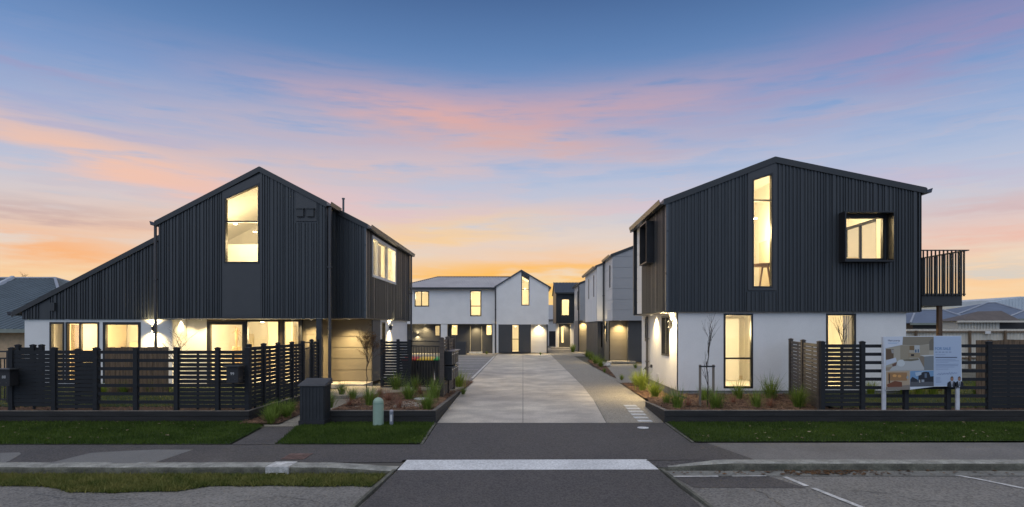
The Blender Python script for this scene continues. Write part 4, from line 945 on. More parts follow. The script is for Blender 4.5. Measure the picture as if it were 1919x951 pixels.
for x, y, z, l, e in ((X(790,50.5),50.5,5.1,'ceiling light in the upper left room of the rear white house',42),(X(892,50.5),50.5,5.1,'ceiling light in the upper middle room of the rear white house',42),(X(984,50.3),50.3,5.3,'ceiling light in the gable room of the rear white house',42),(X(852,51),51,2.2,'ceiling light behind the small lower window of the rear white house',40),(X(916,51),51,2.2,'ceiling light right of the rear white house door',40),(X(966,50.2),50.2,2.2,'ceiling light behind the floor length window of the rear gable',30)): ceiling_light(x, y, z, l, e)
for px_, l, Y, e in ((796,'soffit light over the dark lower wall left of the white column',YL-.35,26),(892,'soffit light over the rear white house door',YL-.35,26)): downlight(X(px_,Y), Y, zo-.005, l, e, r=.07)
downlight(X(1010,YG+.3), YG+.3, zo-.005, 'soffit light over the cream garage panels', 26, r=.07)
wall_lamp(FX(YL), X(783,YL), Z(628,YL), 'small lamp on the dark lower wall of the rear white house', 10)

# ================================================================= DARK HOUSE at the back
t = empty('townhouse', (4.2,62,0), 'small dark two storey house with one lit upper window at the far end', 'house')
YD = 60.0; F = FX(YD); d0, d1 = X(1042,YD), X(1079,YD); zo = Z(606,YD); zt = Z(549,YD)
hw = (X(1052,YD), X(1067,YD), Z(592,YD), Z(561,YD))
mb = MB(); slab(mb, F, d0, d1, zo, zt, [hw], -.15, 0); slab(mb, FL(d0), YD+.15, 66, zo, zt); slab(mb, FR(d1), YD+.15, 66, zo, zt); ribs(mb, F, d0, d1, zo, zt, [hw], 6, d=.03); mb.build('upper_cladding', M_CLAD, t)
window(t, F, *hw, fw=.06)
mb = MB(); zr2 = Z(530,63)
xa_, xb_ = d0-.1, X(1100,YD)
mb.poly([(xa_,YD-.3,zt),(xb_,YD-.3,zt),(xb_,63,zr2),(xa_,63,zr2)]); mb.poly([(xa_,63,zr2),(xb_,63,zr2),(xb_,66.4,zt),(xa_,66.4,zt)])
for k in range(22):
    x = xa_+(xb_-xa_)*k/21; mb.hexa([(x-.04,YD-.3,zt),(x+.04,YD-.3,zt),(x+.04,63,zr2),(x-.04,63,zr2),(x-.02,YD-.3,zt+.05),(x+.02,YD-.3,zt+.05),(x+.02,63,zr2+.05),(x-.02,63,zr2+.05)])
mb.build('roof', M_ROOF, t); mb = MB(); mb.box(xa_,d1,YD-.42,YD-.3,zt-.12,zt+.01); mb.build('gutter', M_TRIM, t)
mb = MB(); mb.poly([(d0,YD+.1,zt),(d0,63,zr2-.05),(d0,66,zt)]); mb.build('gable_end', M_CLAD, t)
YE_ = 60.6; F = FX(YE_); mb = MB(); hd = (X(1047,YE_),X(1069,YE_),.15,zo-.05)
slab(mb, F, d0, d1, 0, zo, [hd]); mb.build('lower_wall', M_LIGHTP, t)
door(t, F, hd[0]+.02, hd[1]-.02, .15, zo-.06, glazed=(X(1052,YE_),X(1056,YE_),.6,zo-.35))
mb = MB(); mb.box(d0-.5,d1+.1,YE_-1.0,YE_-.02,0,.16); mb.build('door_step', M_CONC, t)
mb = MB(); mb.box(d0,d1,YD,YE_,zo+.0,zo+.02); mb.build('soffit', M_SOFFIT, t)
room(t, rect(d0+.2,d1-.2,2.6,zt-.1), YD+.2, 64); room(t, rect(d0+.2,d1-.2,.15,2.3), YE_+.2, 64)
ceiling_light(X(1060,61.5),61.5,5.1,'ceiling light in the small dark far house',48); ceiling_light(X(1055,62),62,2.25,'ceiling light in the hall of the small dark far house',45)
downlight(X(1057,YD+.3), YD+.3, zo-.005, 'soffit light over the door of the small dark far house', 34, r=.08)

# ================================================================= GREY HOUSES on the right of the drive
def grey_house(label, Yf, xf, Yf2, Ymid, xm, Yend, xend, z_eave, z_top, z_e2, mfront, mside, first, light_label):
    """front block (xf..xend at Yf) and a second block (xm at Ymid) further back"""
    t = empty('townhouse', (xf+1.5, (Yf+Yend)/2, 0), label, 'house')
    zo = Z(601, Yf); F = FX(Yf); top = [(xf,z_eave),(xend,z_top)]
    mb = MB(); slab(mb, F, xf, xend, zo, top, (), -.12, 0); boards(mb, F, xf+.01, xend, zo, top, h=.62, n=.02, gap=.016); mb.build('front_panels', mfront, t)
    w1 = (Yf+.75, Yf+1.25, Z(540,Yf+1), Z(497,Yf+1)) if first else (Yf+1.6, Yf+2.4, 3.6, 5.3)
    mb = MB(); slab(mb, FL(xf), Yf+.01, Yf2, zo, z_eave-.03, [w1]); boards(mb, FL(xf), Yf+.01, Yf2, zo, z_eave-.05, [w1], h=.62, n=.02, gap=.016); mb.build('side_panels', mside, t)
    window(t, FL(xf), *w1, fw=.05, glass=GT)
    gable_roof(t, [(xf-.1,z_eave+.03),(xend,z_top+.05)], Yf-.05, Yf2+.3, .1); barge(t, [(xf-.08,z_eave+.05),(xend,z_top+.07)], Yf-.03); gutter(t, xf-.08, z_eave+.0, Yf-.05, Yf2, -1)
    return t, zo
t, zo = grey_house('grey panelled house with a lit entry recess on the right side of the driveway', 35.7, X(1148,35.7), 38.9, 39, 4.7, 46.3, X(1148,35.7)+3.4, 6.3, 7.6, 5.98, M_PANELB, M_LIGHTP, True, '')
Yf, xf = 35.7, X(1148,35.7)
Fm = FX(39.0); xm = 4.70
mb = MB(); slab(mb, Fm, xm, xf+.2, zo, [(xm,5.98),(xf+.2,6.2)], (), -.12, 0); mb.build('middle_wall', M_WHITE, t)
sws = [(X_, X_+.35, 4.1, 5.55) for X_ in (40.5, 43.6)]
mb = MB(); slab(mb, FL(xm), 39.01, 46.3, zo, 5.93, sws); mb.build('white_side_wall', M_WHITE, t)
for s_ in sws: window(t, FL(xm), *s_, fw=.05, glass=GT)
gable_roof(t, [(xm-.1,6.0),(8.6,7.5)], 38.95, 46.6, .1); gutter(t, xm-.08, 5.97, 38.95, 46.6, -1)
pipe(t, [(xf-.12,38.8,6.1),(xf-.12,38.8,.05)], .055)
YP = 36.5; FPn = FX(YP)
mb = MB(); slab(mb, FPn, X(1142,YP), X(1177,YP), .05, zo); boards(mb, FPn, X(1143,YP), X(1176,YP), .08, zo, h=.42, n=.02); mb.build('entry_panels', M_PANEL, t, 'grooved entry panels tinted tan for the lamp glow above')
mb = MB(); slab(mb, FX(36.0), X(1177,36), 9.0, .05, zo, (), -.1, 0); slab(mb, FL(X(1177,36)), 36.1, 36.5, .05, zo, (), -.05, 0); mb.build('charcoal_panels', M_PANELD, t)
nl = (37.6,38.0,1.2,2.35)
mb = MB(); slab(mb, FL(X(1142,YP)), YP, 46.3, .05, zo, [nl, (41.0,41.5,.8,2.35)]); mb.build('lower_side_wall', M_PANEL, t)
window(t, FL(X(1142,YP)), *nl, fw=.05); window(t, FL(X(1142,YP)), 41.0,41.5,.8,2.35, fw=.05)
xk = 4.78; mb = MB(); slab(mb, FX(39.3), xk, X(1142,YP), .05, zo, [(X(1126,39.3),X(1130,39.3),.8,2.35)]); slab(mb, FL(xk), 39.4, 46.2, .05, zo, (), -.1, 0); mb.build('charcoal_lower_wall', M_PANELD, t)
window(t, FX(39.3), X(1126,39.3),X(1130,39.3),.8,2.35, fw=.03)
mb = MB(); mb.box(xf+.02,9.0,Yf+.02,38.9,zo+.0,zo+.02); mb.build('soffit', M_SOFFIT, t)
mb = MB(); mb.box(X(1142,YP),X(1185,YP),35.4,36.4,0,.12); mb.build('door_step', M_AGG, t)
room(t, rect(X(1142,YP)+.15,9,.1,2.4), 37.2, 44, skip=(3,))
ceiling_light(6.6,38.5,2.35,'ceiling light inside the grey house right of the driveway',40)
downlight(X(1162,36.15), 36.15, zo-.005, 'soffit light over the tan entry panels of the grey house', 30, r=.07)
wall_lamp(FL(X(1142,YP)), 38.3, 2.1, 'small wall lamp on the grey house side facing the driveway', 5)
t, zo2 = grey_house('distant grey house half hidden behind the nearer grey house', 52, 4.84, 57.5, 0,0,0, 8.5, 5.85, 7.2, 0, M_PANELB, M_LIGHTP, False, '')
mb = MB(); slab(mb, FX(52.6), X(1084,52.6), 8, .05, zo2); boards(mb, FX(52.6), X(1084,52.6), 8, .08, zo2, h=.42, n=.02); mb.build('entry_panels', M_PANEL, t, 'grooved entry panels tinted tan for the lamp glow above'); mb = MB(); slab(mb, FL(X(1084,52.6)), 52.7, 57.5, .05, zo2); mb.build('lower_side_wall', M_PANELB, t)
mb = MB(); mb.box(4.86,8,52.02,57,zo2+.0,zo2+.02); mb.build('soffit', M_SOFFIT, t)
pipe(t, [(4.74,52.2,5.6),(4.74,52.2,.05)], .06)
downlight(X(1094,52.3), 52.3, zo2-.005, 'soffit light over the distant grey house entry', 30, r=.08)
# small far house between
t = empty('house', (3.2,72,0), 'small far cottage with blue grey roof showing between the white and dark houses', 'house')
Yh = 70.0; mb = MB(); slab(mb, FX(Yh), 2.0, 5.0, 0, Z(598,Yh)); boards(mb, FX(Yh), 2.0, 5.0, .1, Z(598,Yh), h=.3, n=.03); mb.build('wall', M_LIGHTP, t)
mb = MB(); mb.prismx([(Yh-.4,Z(599,Yh)),(Yh+4,Z(572,Yh+4)),(Yh+8,Z(599,Yh))], 1.9, 5.1); mb.build('roof', M_PANELB, t)
mb = MB(); slab(mb, FX(Yh), X(1029,Yh), X(1041,Yh), .0, Z(621,Yh), (), .03, .1); mb.build('door', M_BLACK, t)

# ================================================================= background left and right
def hip_house(label, x0, x1, y0, y1, ze, zr, rx0, rx1, mroof, mwall, oh=.45, ribbed=False, ridge_y=None, zb=-.03, name='house'):
    t = empty(name, ((x0+x1)/2, (y0+y1)/2, 0), label, 'house'); ym = ridge_y or (y0+y1)/2
    mb = MB(); mb.box(x0,x1,y0,y1,zb,ze-.02); mb.build('wall', mwall, t)
    a, b, c, d = (x0-oh,y0-oh,ze), (x1+oh,y0-oh,ze), (x1+oh,y1+oh,ze), (x0-oh,y1+oh,ze); r0, r1 = (rx0,ym,zr), (rx1,ym,zr)
    mb = MB(); mb.poly([a,b,r1,r0]); mb.poly([b,c,r1]); mb.poly([c,d,r0,r1]); mb.poly([d,a,r0]); mb.poly([a,d,c,b])
    if ribbed:
        def rib(p, q):
            p, q = Vector(p), Vector(q); mb.tube([p+Vector((0,0,.012)), q+Vector((0,0,.012))], .035, 4)
        x = a[0]+.1
        while x < b[0]:
            f = min(1, (x-a[0])/(r0[0]-a[0]), (b[0]-x)/(b[0]-r1[0])); rib((x,a[1],ze),(x,a[1]+(ym-a[1])*f,ze+(zr-ze)*f)); x += .26
        y = b[1]+.1
        while y < c[1]:
            f = min((y-b[1])/(ym-b[1]), (c[1]-y)/(c[1]-ym)); rib((b[0],y,ze),(b[0]+(r1[0]-b[0])*f,y,ze+(zr-ze)*f)); y += .26
    mb.build('roof', mroof, t)
    mb = MB(); up = lambda p: (p[0],p[1],p[2]+.03)
    for p, q in ((a,r0),(b,r1),(r0,r1),(c,r1)): mb.tube([up(p), up(q)], .07, 6)
    mb.build('ridge_cap', mat('light_ridge_cap',(.30,.33,.38),.5,.05,3), t)
    mb = MB(); mb.box(x0-oh-.05,x1+oh+.05,y0-oh-.09,y0-oh-.01,ze-.14,ze+.01); mb.box(x1+oh+.01,x1+oh+.09,y0-oh,y1+oh,ze-.14,ze+.01); mb.build('gutter', MATS.get('green_gutter') or mat('green_gutter',(.22,.25,.22),.5,.1,4), t)
    return t
M_TILE = mat('slate_tile_roof', (.11,.14,.20), .6, .12, 1.5, bump=.3, bscale=10)
M_TILEB = mat('brown_tile_roof', (.10,.085,.08), .7, .2, 2.0, bump=.4, bscale=12)
M_NROOF = mat('blue_grey_metal_roof', (.10,.135,.16), .4, .1, 1.0)
M_BRICKW = mat('cream_brick', (.62,.44,.27), .85, .12, 6)
nh = hip_house('neighbouring bungalow with a grey corrugated hip roof at the far left', -36,-18.2, 24.5, 38, 2.0, 4.62, -29.5, -24.4, M_NROOF, M_BRICKW, ribbed=True, ridge_y=32)
mb = MB(); r0 = Vector((-26.3,32,5.0)); 
# smaller front hip of the same roof
aa, bb, rr0 = (-31.5,23.2,2.0), (-24.0,23.2,2.0), (-25.7,27.2,4.6)
mb.tube([(-26.6,32,4.66),(-25.3,28.0,3.30)], .13, 6); mb.tube([(-25.3,28,3.30),(-32,28,3.38)], .05, 6)
mb.build('ridge_cap', mat('pale_ridge',(.45,.48,.52),.4,.05,3), nh)
# right background
hip_house('slate grey hip roofed house right behind the cream fence', X(1770,50), X(1960,50), 50, 60, Z(601,50), Z(569,56), X(1835,56), X(1850,56), M_TILE, M_BLACK)
hip_house('slate grey hip roofed house seen beyond the balcony post', X(1680,48), X(1785,48), 46, 56, Z(606,46), Z(582,51), X(1716,51), X(1768,51), M_TILE, M_BLACK)
hip_house('slate grey hip roofed house at the right edge', X(1885,47), X(2100,47), 47, 57, Z(598,47), Z(581,52), X(1925,52), X(2080,52), M_TILE, M_BLACK)
t = empty('shed', (26,36,0), 'cream corrugated shed with a brown hip roof behind the cream fence', 'shed')
M_CREAM = mat('cream_corrugated', (.60,.57,.50), .55, .05, 1.0)
sx0, sx1 = X(1795,34), X(1873,34)
mb = MB(); zt = Z(602,34); mb.box(sx0,sx1,34,35.4,0,zt)
x = sx0+.05
while x < sx1-.1: mb.box(x,x+.09,33.96,34,.0,zt); x += .17
mb.build('wall', M_CREAM, t); mb = MB(); mb.box(sx1,X(1935,34),34.3,35.4,0,zt); mb.build('dark_lean_to', M_BLACK, t)
mb = MB(); a, b = (sx0-.15,33.8,zt), (X(1910,34),33.8,zt); c, d = (X(1910,34),35.7,zt), (sx0-.15,35.7,zt); r0, r1 = (X(1832,34.8),34.8,Z(584,34.8)), (X(1877,34.8),34.8,Z(583,34.8))
mb.poly([a,b,r1,r0]); mb.poly([b,c,r1]); mb.poly([c,d,r0,r1]); mb.poly([d,a,r0]); mb.build('roof', M_TILEB, t)
mb = MB(); mb.box(sx0-.2,X(1940,34),33.7,33.8,zt-.08,zt+.02); mb.build('fascia', M_CREAM, t)
t = empty('warehouse', (80,95,0), 'long pale blue commercial building on the right skyline', 'building')
Yw = 95.0; mb = MB(); top = [(X(1855,Yw),Z(567,Yw)),(X(1919,Yw),Z(556,Yw)),(X(2200,Yw),Z(548,Yw)),(X(2400,Yw),Z(560,Yw))]
slab(mb, FX(Yw), X(1855,Yw), X(2400,Yw), 0, top, (), -30, 0)
x = X(1855,Yw)
while x < X(1990,Yw): slab(mb, FX(Yw), x, x+.25, 0, [(x,itp(top,x)-.1),(x+.25,itp(top,x+.25)-.1)], (), 0, .06); x += .5
mb.build('wall', mat('pale_blue_steel',(.50,.58,.66),.6,.04,1), t)
mb = MB(); mb.prism([(X(1690,Yw),Z(586,Yw)),(X(1690,Yw),Z(573,Yw)),(X(1760,Yw),Z(568,Yw)),(X(1855,Yw),Z(563,Yw)),(X(1919,Yw),Z(555.5,Yw)),(X(1919,Yw),Z(560,Yw)),(X(1855,Yw),Z(568,Yw)),(X(1855,Yw),Z(586,Yw))], Yw+.5, Yw+25); mb.build('roof', mat('pale_steel_roof',(.50,.53,.56),.5,.05,1), t)
mb = MB(); mb.box(X(1690,Yw),X(1855,Yw),Yw+.3,Yw+.5,0,Z(575,Yw)); mb.build('lit_wall', mat('cream_steel',(.72,.66,.52),.6,.05,1), t, 'cream lower wall')
# cream corrugated fence with posts and rails
t = empty('corrugated_fence', (22,31,0), 'long cream corrugated iron fence with brown rail and posts', 'fence')
mb = MB(); zt = Z(617,31); x = X(1640,31)
while x < X(2250,31):
    mb.hexa([(x,31,0),(x+.05,30.96,0),(x+.10,30.96,0),(x+.10,31.02,0),(x,31,zt),(x+.05,30.96,zt),(x+.10,30.96,zt),(x+.10,31.02,zt)]); mb.box(x+.10,x+.17,31.0,31.02,0,zt); x += .17
mb.build('panel', M_CREAM, t)
mb = MB(); mb.box(X(1640,31),X(2250,31),30.86,30.94,Z(623.5,31),Z(621,31)); mb.box(X(1640,31),X(2250,31),30.86,30.94,.5,.57); mb.build('rail', M_PALE, t)
for px_ in (1717,1818,1884,1950):
    mb = MB(); x = X(px_,30.85); mb.box(x-.05,x+.05,30.82,30.9,0,Z(620,30.85)); mb.build('post', M_PALE, t)
mb = MB(); mb.box(X(1846,30.8),X(1856,30.8),30.76,30.8,Z(626,30.8),Z(621,30.8)); tag(mb.build('small_sign', M_LIGHTP, off=(X(1850,30.8),30.8,1.8)), 'tiny white notice on the rail of the cream fence', 'sign')
# brown paling fence in the right garden
def paling(label, p0, p1, z0, z1, seed, pw=.15):
    t = empty('paling_fence', (p0[0],p0[1],0), label, 'fence'); mb = MB(); rr = random.Random(seed)
    d = Vector((p1[0]-p0[0], p1[1]-p0[1], 0)); L = d.length; d.normalize(); n = Vector((d.y,-d.x,0))
    Fp = (p0[0],p0[1],d.x,d.y,n.x,n.y); u = 0
    while u < L-pw: slab(mb, Fp, u+.006, u+pw-.006, z0, z1+rr.uniform(-.012,.012), (), -.02, rr.uniform(-.002,.006)); u += pw
    mb.build('palings', M_PALE, t); mb = MB()
    for z in (z0+.3, z1-.2): slab(mb, Fp, 0, L, z, z+.08, (), -.07, -.021)
    mb.build('rail', M_PALE, t)
    return t
paling('brown paling fence running back between the two right gardens', (X(1800,16.5)+.2,16.2), (24,16.8), .1, Z(637,16.5), 3)
paling('brown timber paling fence inside the left garden', (X(196,17.3),17.3), (X(318,17.3),17.3), .1, Z(651,17.3), 4)
# ================================================================= fences
def fence(label, posts, styles, z0, z1, cat='fence', m=None, pw=.045, group=None, name='slatted_fence'):
    t = empty(name, (posts[0][0],posts[0][1],z0), label, cat, group)
    for k, (x, y) in enumerate(posts):
        mb = MB(); mb.box(x-pw,x+pw,y-pw,y+pw,z0-.02,z1+.03); mb.loft([[(x-pw-.008,y-pw-.008,z1+.03),(x+pw+.008,y-pw-.008,z1+.03),(x+pw+.008,y+pw+.008,z1+.03),(x-pw-.008,y+pw+.008,z1+.03)],[(x-pw-.008,y-pw-.008,z1+.045),(x+pw+.008,y-pw-.008,z1+.045),(x+pw+.008,y+pw+.008,z1+.045),(x-pw-.008,y+pw+.008,z1+.045)],[(x-.012,y-.012,z1+.065),(x+.012,y-.012,z1+.065),(x+.012,y+.012,z1+.065),(x-.012,y+.012,z1+.065)]])
        mb.build('post', m or M_FENCE, t)
    rr = random.Random(len(label))
    for (a, b), st in zip(zip(posts, posts[1:]), styles):
        d = Vector((b[0]-a[0], b[1]-a[1], 0)); L = d.length; d.normalize(); Fp = (a[0],a[1],d.x,d.y,d.y,-d.x)
        mb = MB()
        if st == 'open': ph, sh = .183, .070
        elif st == 'solid': ph, sh = .088, .081
        else: ph, sh = .0915, .074
        z = z1-.012-sh
        while z > z0+.0:
            e = rr.uniform(-.002,.002); slab(mb, Fp, pw+.002, L-pw-.002, z+e, z+sh+e, (), -.012, .012+rr.uniform(-.003,.003)); z -= ph
        if st != 'open' and L > .6: slab(mb, Fp, L*.5-.02, L*.5+.02, z0, z1-.03, (), -.05, -.013)
        mb.build('slat_panel', m or M_FENCE, t)
    return t
YF = 13.5
P = lambda px, Y=YF: (X(px,Y), Y)
fence('long dark slatted timber fence with two open ladder bays in front of the left house', [P(22),P(102),P(180),P(255),P(331),P(408),P(464)], ['solid','close','open','open','close','close'], .26, 1.565)
M_FENCEB = mat('brown_fence_stain', (.075,.060,.050), .62, .25, 2.5, bump=.2, bscale=35, stretch=(.5,.5,5))
fence('dark slatted fence running back beside the left entrance path', [(-6.14,13.75),(X(494,14.45),14.45),(X(521,15.3),15.3),(X(547,16.2),16.2),(X(567,16.95),16.95)], ['close']*4, .2, 1.63, m=M_FENCE)
fence('short dark slatted fence between the steel gate and the porch corner post', [(X(584,17.8),17.8),(X(596,18.5),18.5)], ['close'], .12, 1.66)
fence('dark slatted fence standing left of the wheelie bin gate', [(X(716,20.2),20.2),(X(746,20.2),20.2),(X(768,20.2),20.2)], ['close','solid'], .06, 1.62)
fence('dark slatted panel with the letterbox bank beside the driveway', [(X(828,16.3),16.3),(-2.2,17.9),(-2.2,19.4)], ['close','close'], .14, 1.74, m=M_FENCEB, pw=.055)
fence('dark slatted fence angling from the right house wall to the front fence', [(X(1482,17.1),17.1),(X(1505,15.4),15.4),(X(1536,13.72),13.72)], ['close']*2, .2, 1.70, m=M_FENCEB)
fence('long dark slatted fence with open ladder bays behind the for sale sign', [P(1541),P(1616),P(1697),P(1776),P(1853),P(1931),P(2010)], ['close','open','open','open','solid','solid'], .27, 1.70)
fence('solid dark screen fence just behind the first bay of the left front fence', [(X(34,14.6),14.6),(X(62,14.6),14.6),(X(78,14.6),14.6)], ['solid','solid'], .26, 1.60)
fence('solid dark screen fence just behind the second bay of the left front fence', [(X(146,14.6),14.6),(X(183,14.6),14.6)], ['solid'], .26, 1.50)
# steel gates
def steel_gate(label, a, b, z0, z1, name='steel_gate', n=9, cat='gate'):
    t = empty(name, (a[0],a[1],z0), label, cat); d = Vector((b[0]-a[0], b[1]-a[1], 0)); L = d.length; d.normalize(); Fp = (a[0],a[1],d.x,d.y,d.y,-d.x)
    mb = MB(); slab(mb, Fp, 0, .04, z0, z1, (), -.02, .02); slab(mb, Fp, L-.04, L, z0, z1, (), -.02, .02)
    for z in (z0+.05, z1-.04, z1-.2): slab(mb, Fp, .04, L-.04, z, z+.035, (), -.015, .015)
    mb.build('frame', M_BLACK, t); mb = MB()
    for k in range(1, n): u = L*k/n; slab(mb, Fp, u-.009, u+.009, z0+.086, z1-.201, (), -.009, .009)
    mb.build('bars', M_BLACK, t); return t
steel_gate('narrow black steel gate at the end of the left entrance path', (X(569,17.05),17.05), (X(582,17.72),17.72), .14, 1.66, n=6)
steel_gate('black steel bar gate in front of the wheelie bins', (X(770,20.25),20.25), (-2.32,19.5), .08, 1.64, n=14)
steel_gate('black steel bar fence at the far left edge', (-14.5,14.4), (X(16,14.4),14.4), .3, 1.52, 'steel_fence', n=26, cat='fence')
# ================================================================= letterboxes
def text_mesh(s, size, F, u, z, n, m, name, parent, spacing=1.0, align='LEFT'):
    cu = bpy.data.curves.new(name, 'FONT'); cu.body = s; cu.size = size; cu.extrude = .0008; cu.space_character = spacing; cu.align_x = align
    o = bpy.data.objects.new(name, cu); col.objects.link(o)
    me = bpy.data.meshes.new_from_object(o.evaluated_get(bpy.context.evaluated_depsgraph_get()) if False else o); bpy.data.objects.remove(o)
    me.name = name
    off = OFF.get(parent.name, (0,0,0))
    for v in me.vertices:
        w_ = W(F, u+v.co.x, n+v.co.z, z+v.co.y); v.co = (w_[0]-off[0], w_[1]-off[1], w_[2]-off[2])
    me.materials.clear(); me.materials.append(m); t = bpy.data.objects.new(name, me); col.objects.link(t); t.parent = parent; OFF[t.name] = off; return t
M_NUM = mat('number_white', (.6,.6,.6), .6, .02, 3)
def house_letterbox(px0, px1, py0, py1, num, label):
    Y = 13.42; x0, x1, z1, z0 = X(px0,Y), X(px1,Y), Z(py0,Y), Z(py1,Y)
    t = empty('letterbox', (x0,Y,z0), label, 'letterbox')
    mb = MB(); mb.bbox(x0,x1,Y-.24,Y-.0,z0,z1-.03,.008); mb.build('body', M_BLACK, t)
    mb = MB(); mb.bbox(x0-.045,x1+.045,Y-.29,Y+.0,z1-.03,z1,.006); mb.build('lid', M_TRIM, t)
    mb = MB(); mb.box(x0+.03,x1-.03,Y-.244,Y-.24,z1-.09,z1-.065); mb.build('slot', M_FRAME, t)
    text_mesh(num, .085, FX(Y-.241), (x0+x1)/2, (z0+z1)/2-.02, .001, M_NUM, 'house_number', t, align='CENTER')
    for dx in (-.06,.06): mb = MB(); mb.lathe([(.008,0),(.008,.012)], (x0+x1)/2+dx, Y-.246, z0+.06, 8); mb.build('lock', M_GUT, t)
house_letterbox(14, 35, 690, 722, '88', 'black letterbox fixed to the far left post of the left slatted fence')
house_letterbox(434, 456, 684, 716, '99', 'black letterbox on the left slatted fence next to its corner post')
proto = None
for row, zt in enumerate((1.42, 1.0)):
    for k in range(4):
        if proto is None:
            proto = empty('letterbox', (0,0,0), 'small black letterbox in the bank of letterboxes beside the driveway', 'letterbox', 'letterboxes in the driveway bank')
            mb = MB(); mb.prismx([(.0,0),(.36,0),(.36,.36),(.0,.36)], 0, .24); mb.build('body', M_BLACK, proto)
            mb = MB(); mb.hexa([(-.02,-.01,.362),(.30,-.01,.352),(.30,.37,.352),(-.02,.37,.362),(-.02,-.01,.385),(.30,-.01,.37),(.30,.37,.37),(-.02,.37,.385)]); mb.build('lid', M_GUT, proto)
            mb = MB(); mb.box(.241,.246,.05,.31,.27,.30); mb.build('slot', M_NUM, proto)
            text_mesh('1', .09, FR(0), .16, .12, .243, M_NUM, 'number', proto)
            o = proto
        else: o = copy_tree(proto)
        o.location = (-2.18, 16.75+k*.44, zt-.38); o['label'] = '%s letterbox in the %s row of the driveway letterbox bank' % (('nearest','second nearest','second farthest','farthest')[k], ('upper','lower')[row])
# ================================================================= wheelie bins
def bin_(x, y, mlid, label):
    t = empty('wheelie_bin', (x,y,.0), label, 'wheelie bin', 'wheelie bins behind the steel gate')
    mb = MB(); mb.loft([[(x-.2*s,y-.25*s,.08),(x+.2*s,y-.25*s,.08),(x+.2*s,y+.22*s,.08),(x-.2*s,y+.22*s,.08)] if k == 0 else [(x-.27,y-.33,z),(x+.27,y-.33,z),(x+.27,y+.28,z),(x-.27,y+.28,z)] for k, (s, z) in enumerate(((1,.08),(1,.90),(1,.94)))])
    mb.box(x-.1,x+.1,y-.334,y-.33,.72,.78); mb.build('body', M_BLACK, t)
    mb = MB(); mb.loft([[(x-.29,y-.37,.945),(x+.29,y-.37,.945),(x+.29,y+.30,.945),(x-.29,y+.30,.945)],[(x-.29,y-.37,.975),(x+.29,y-.37,.975),(x+.29,y+.30,1.0),(x-.29,y+.30,1.0)],[(x-.22,y-.28,1.01),(x+.22,y-.28,1.01),(x+.22,y+.22,1.05),(x-.22,y+.22,1.05)]]); mb.build('lid', mlid, t)
    mb = MB(); mb.tube([(x-.22,y+.36,.92),(x+.22,y+.36,.92)], .018, 8); mb.build('handle', M_BLACK, t)
    for s in (-1, 1): mb = MB(); mb.tube([(x+s*.24,y+.24,.10),(x+s*.29,y+.24,.10)], .10, 16); mb.build('wheel', M_BLACK, t)
bin_(X(770,21.2), 21.3, mat('red_lid',(.55,.05,.025),.5,.05,4), 'black wheelie bin with a red lid behind the steel gate')
bin_(X(799,21.2), 21.25, mat('yellow_lid',(.75,.50,.03),.5,.05,4), 'black wheelie bin with a yellow lid between the red and green ones')
bin_(X(829,21.2), 21.3, mat('green_lid',(.03,.32,.06),.5,.05,4), 'black wheelie bin with a green lid nearest the driveway')
# ================================================================= kerbside cabinets
t = empty('utility_cabinet', (-4.5,13,0), 'dark ribbed metal utility cabinet standing at the end of the entrance path', 'cabinet')
Yc = 12.85; cx0, cx1 = X(561,Yc), X(607,Yc); zt = Z(724,Yc)
mb = MB(); mb.bbox(cx0,cx1,Yc,Yc+.45,-.02,zt,.02)
for k in range(7): x = cx0+.035+k*.072; mb.box(x,x+.03,Yc-.010,Yc,.12,zt-.03)
for k in range(5): mb.box(cx1,cx1+.010,Yc+.04+k*.085,Yc+.07+k*.085,.12,zt-.03)
mb.build('body', mat('cabinet_green_black',(.022,.026,.031),.6,.2,4,bump=.2,bscale=30), t)
mb = MB(); mb.hexa([(cx0-.03,Yc-.03,zt),(cx1+.03,Yc-.03,zt),(cx1+.03,Yc+.50,zt+.02),(cx0-.03,Yc+.50,zt+.02),(cx0-.02,Yc-.02,zt+.03),(cx1+.02,Yc-.02,zt+.03),(cx1+.02,Yc+.50,zt+.13),(cx0-.02,Yc+.50,zt+.13)]); mb.build('lid', mat('cabinet_lid',(.050,.054,.062),.6,.2,5), t)
mb = MB(); mb.box(cx0-.015,cx1+.015,Yc-.015,Yc+.46,-.02,.11); mb.build('base', M_BLACK, t)
t = empty('service_pillar', (-3.1,12.8,0), 'pale green round topped plastic service pillar on the verge', 'pillar')
Yc = 12.85; xc, r = X(709,Yc), .112; zt = Z(745,Yc)
mb = MB(); pf = [(r*1.0,0),(r*1.02,.02),(r,.04),(r*.98,zt-.10)]+[(r*.98*math.cos(a), zt-.10+.10*math.sin(a)) for a in (0.3,.7,1.1,1.4,1.56)]
mb.lathe(pf, xc, Yc, 0, 24); mb.build('body', mat('pale_green_plastic',(.30,.42,.34),.5,.08,3), t)
mb = MB(); mb.lathe([(r*1.0,0),(r*1.0,.012)], xc, Yc, zt-.13, 24); mb.build('band', mat('pale_green_band',(.20,.33,.26),.5,.05,3), t)
t = empty('marker_post', (-2.8,12.8,0), 'short grey marker post beside the green pillar', 'marker post')
xc = X(734,12.85); zt = Z(768,12.85); mb = MB(); mb.bbox(xc-.037,xc+.037,12.8,12.86,-.02,zt-.03,.008); mb.build('post', mat('grey_blue_plastic',(.20,.22,.27),.6,.08,3), t)
mb = MB(); mb.lathe([(.040,0),(.040,.03),(.02,.05),(0,.05)], xc, 12.83, zt-.05, 12); mb.build('cap', mat('pale_cap',(.35,.36,.42),.6,.05,3), t)
mb = MB(); mb.box(xc-.02,xc+.02,12.795,12.7985,zt-.24,zt-.10); mb.build('plate', M_NUM, t)
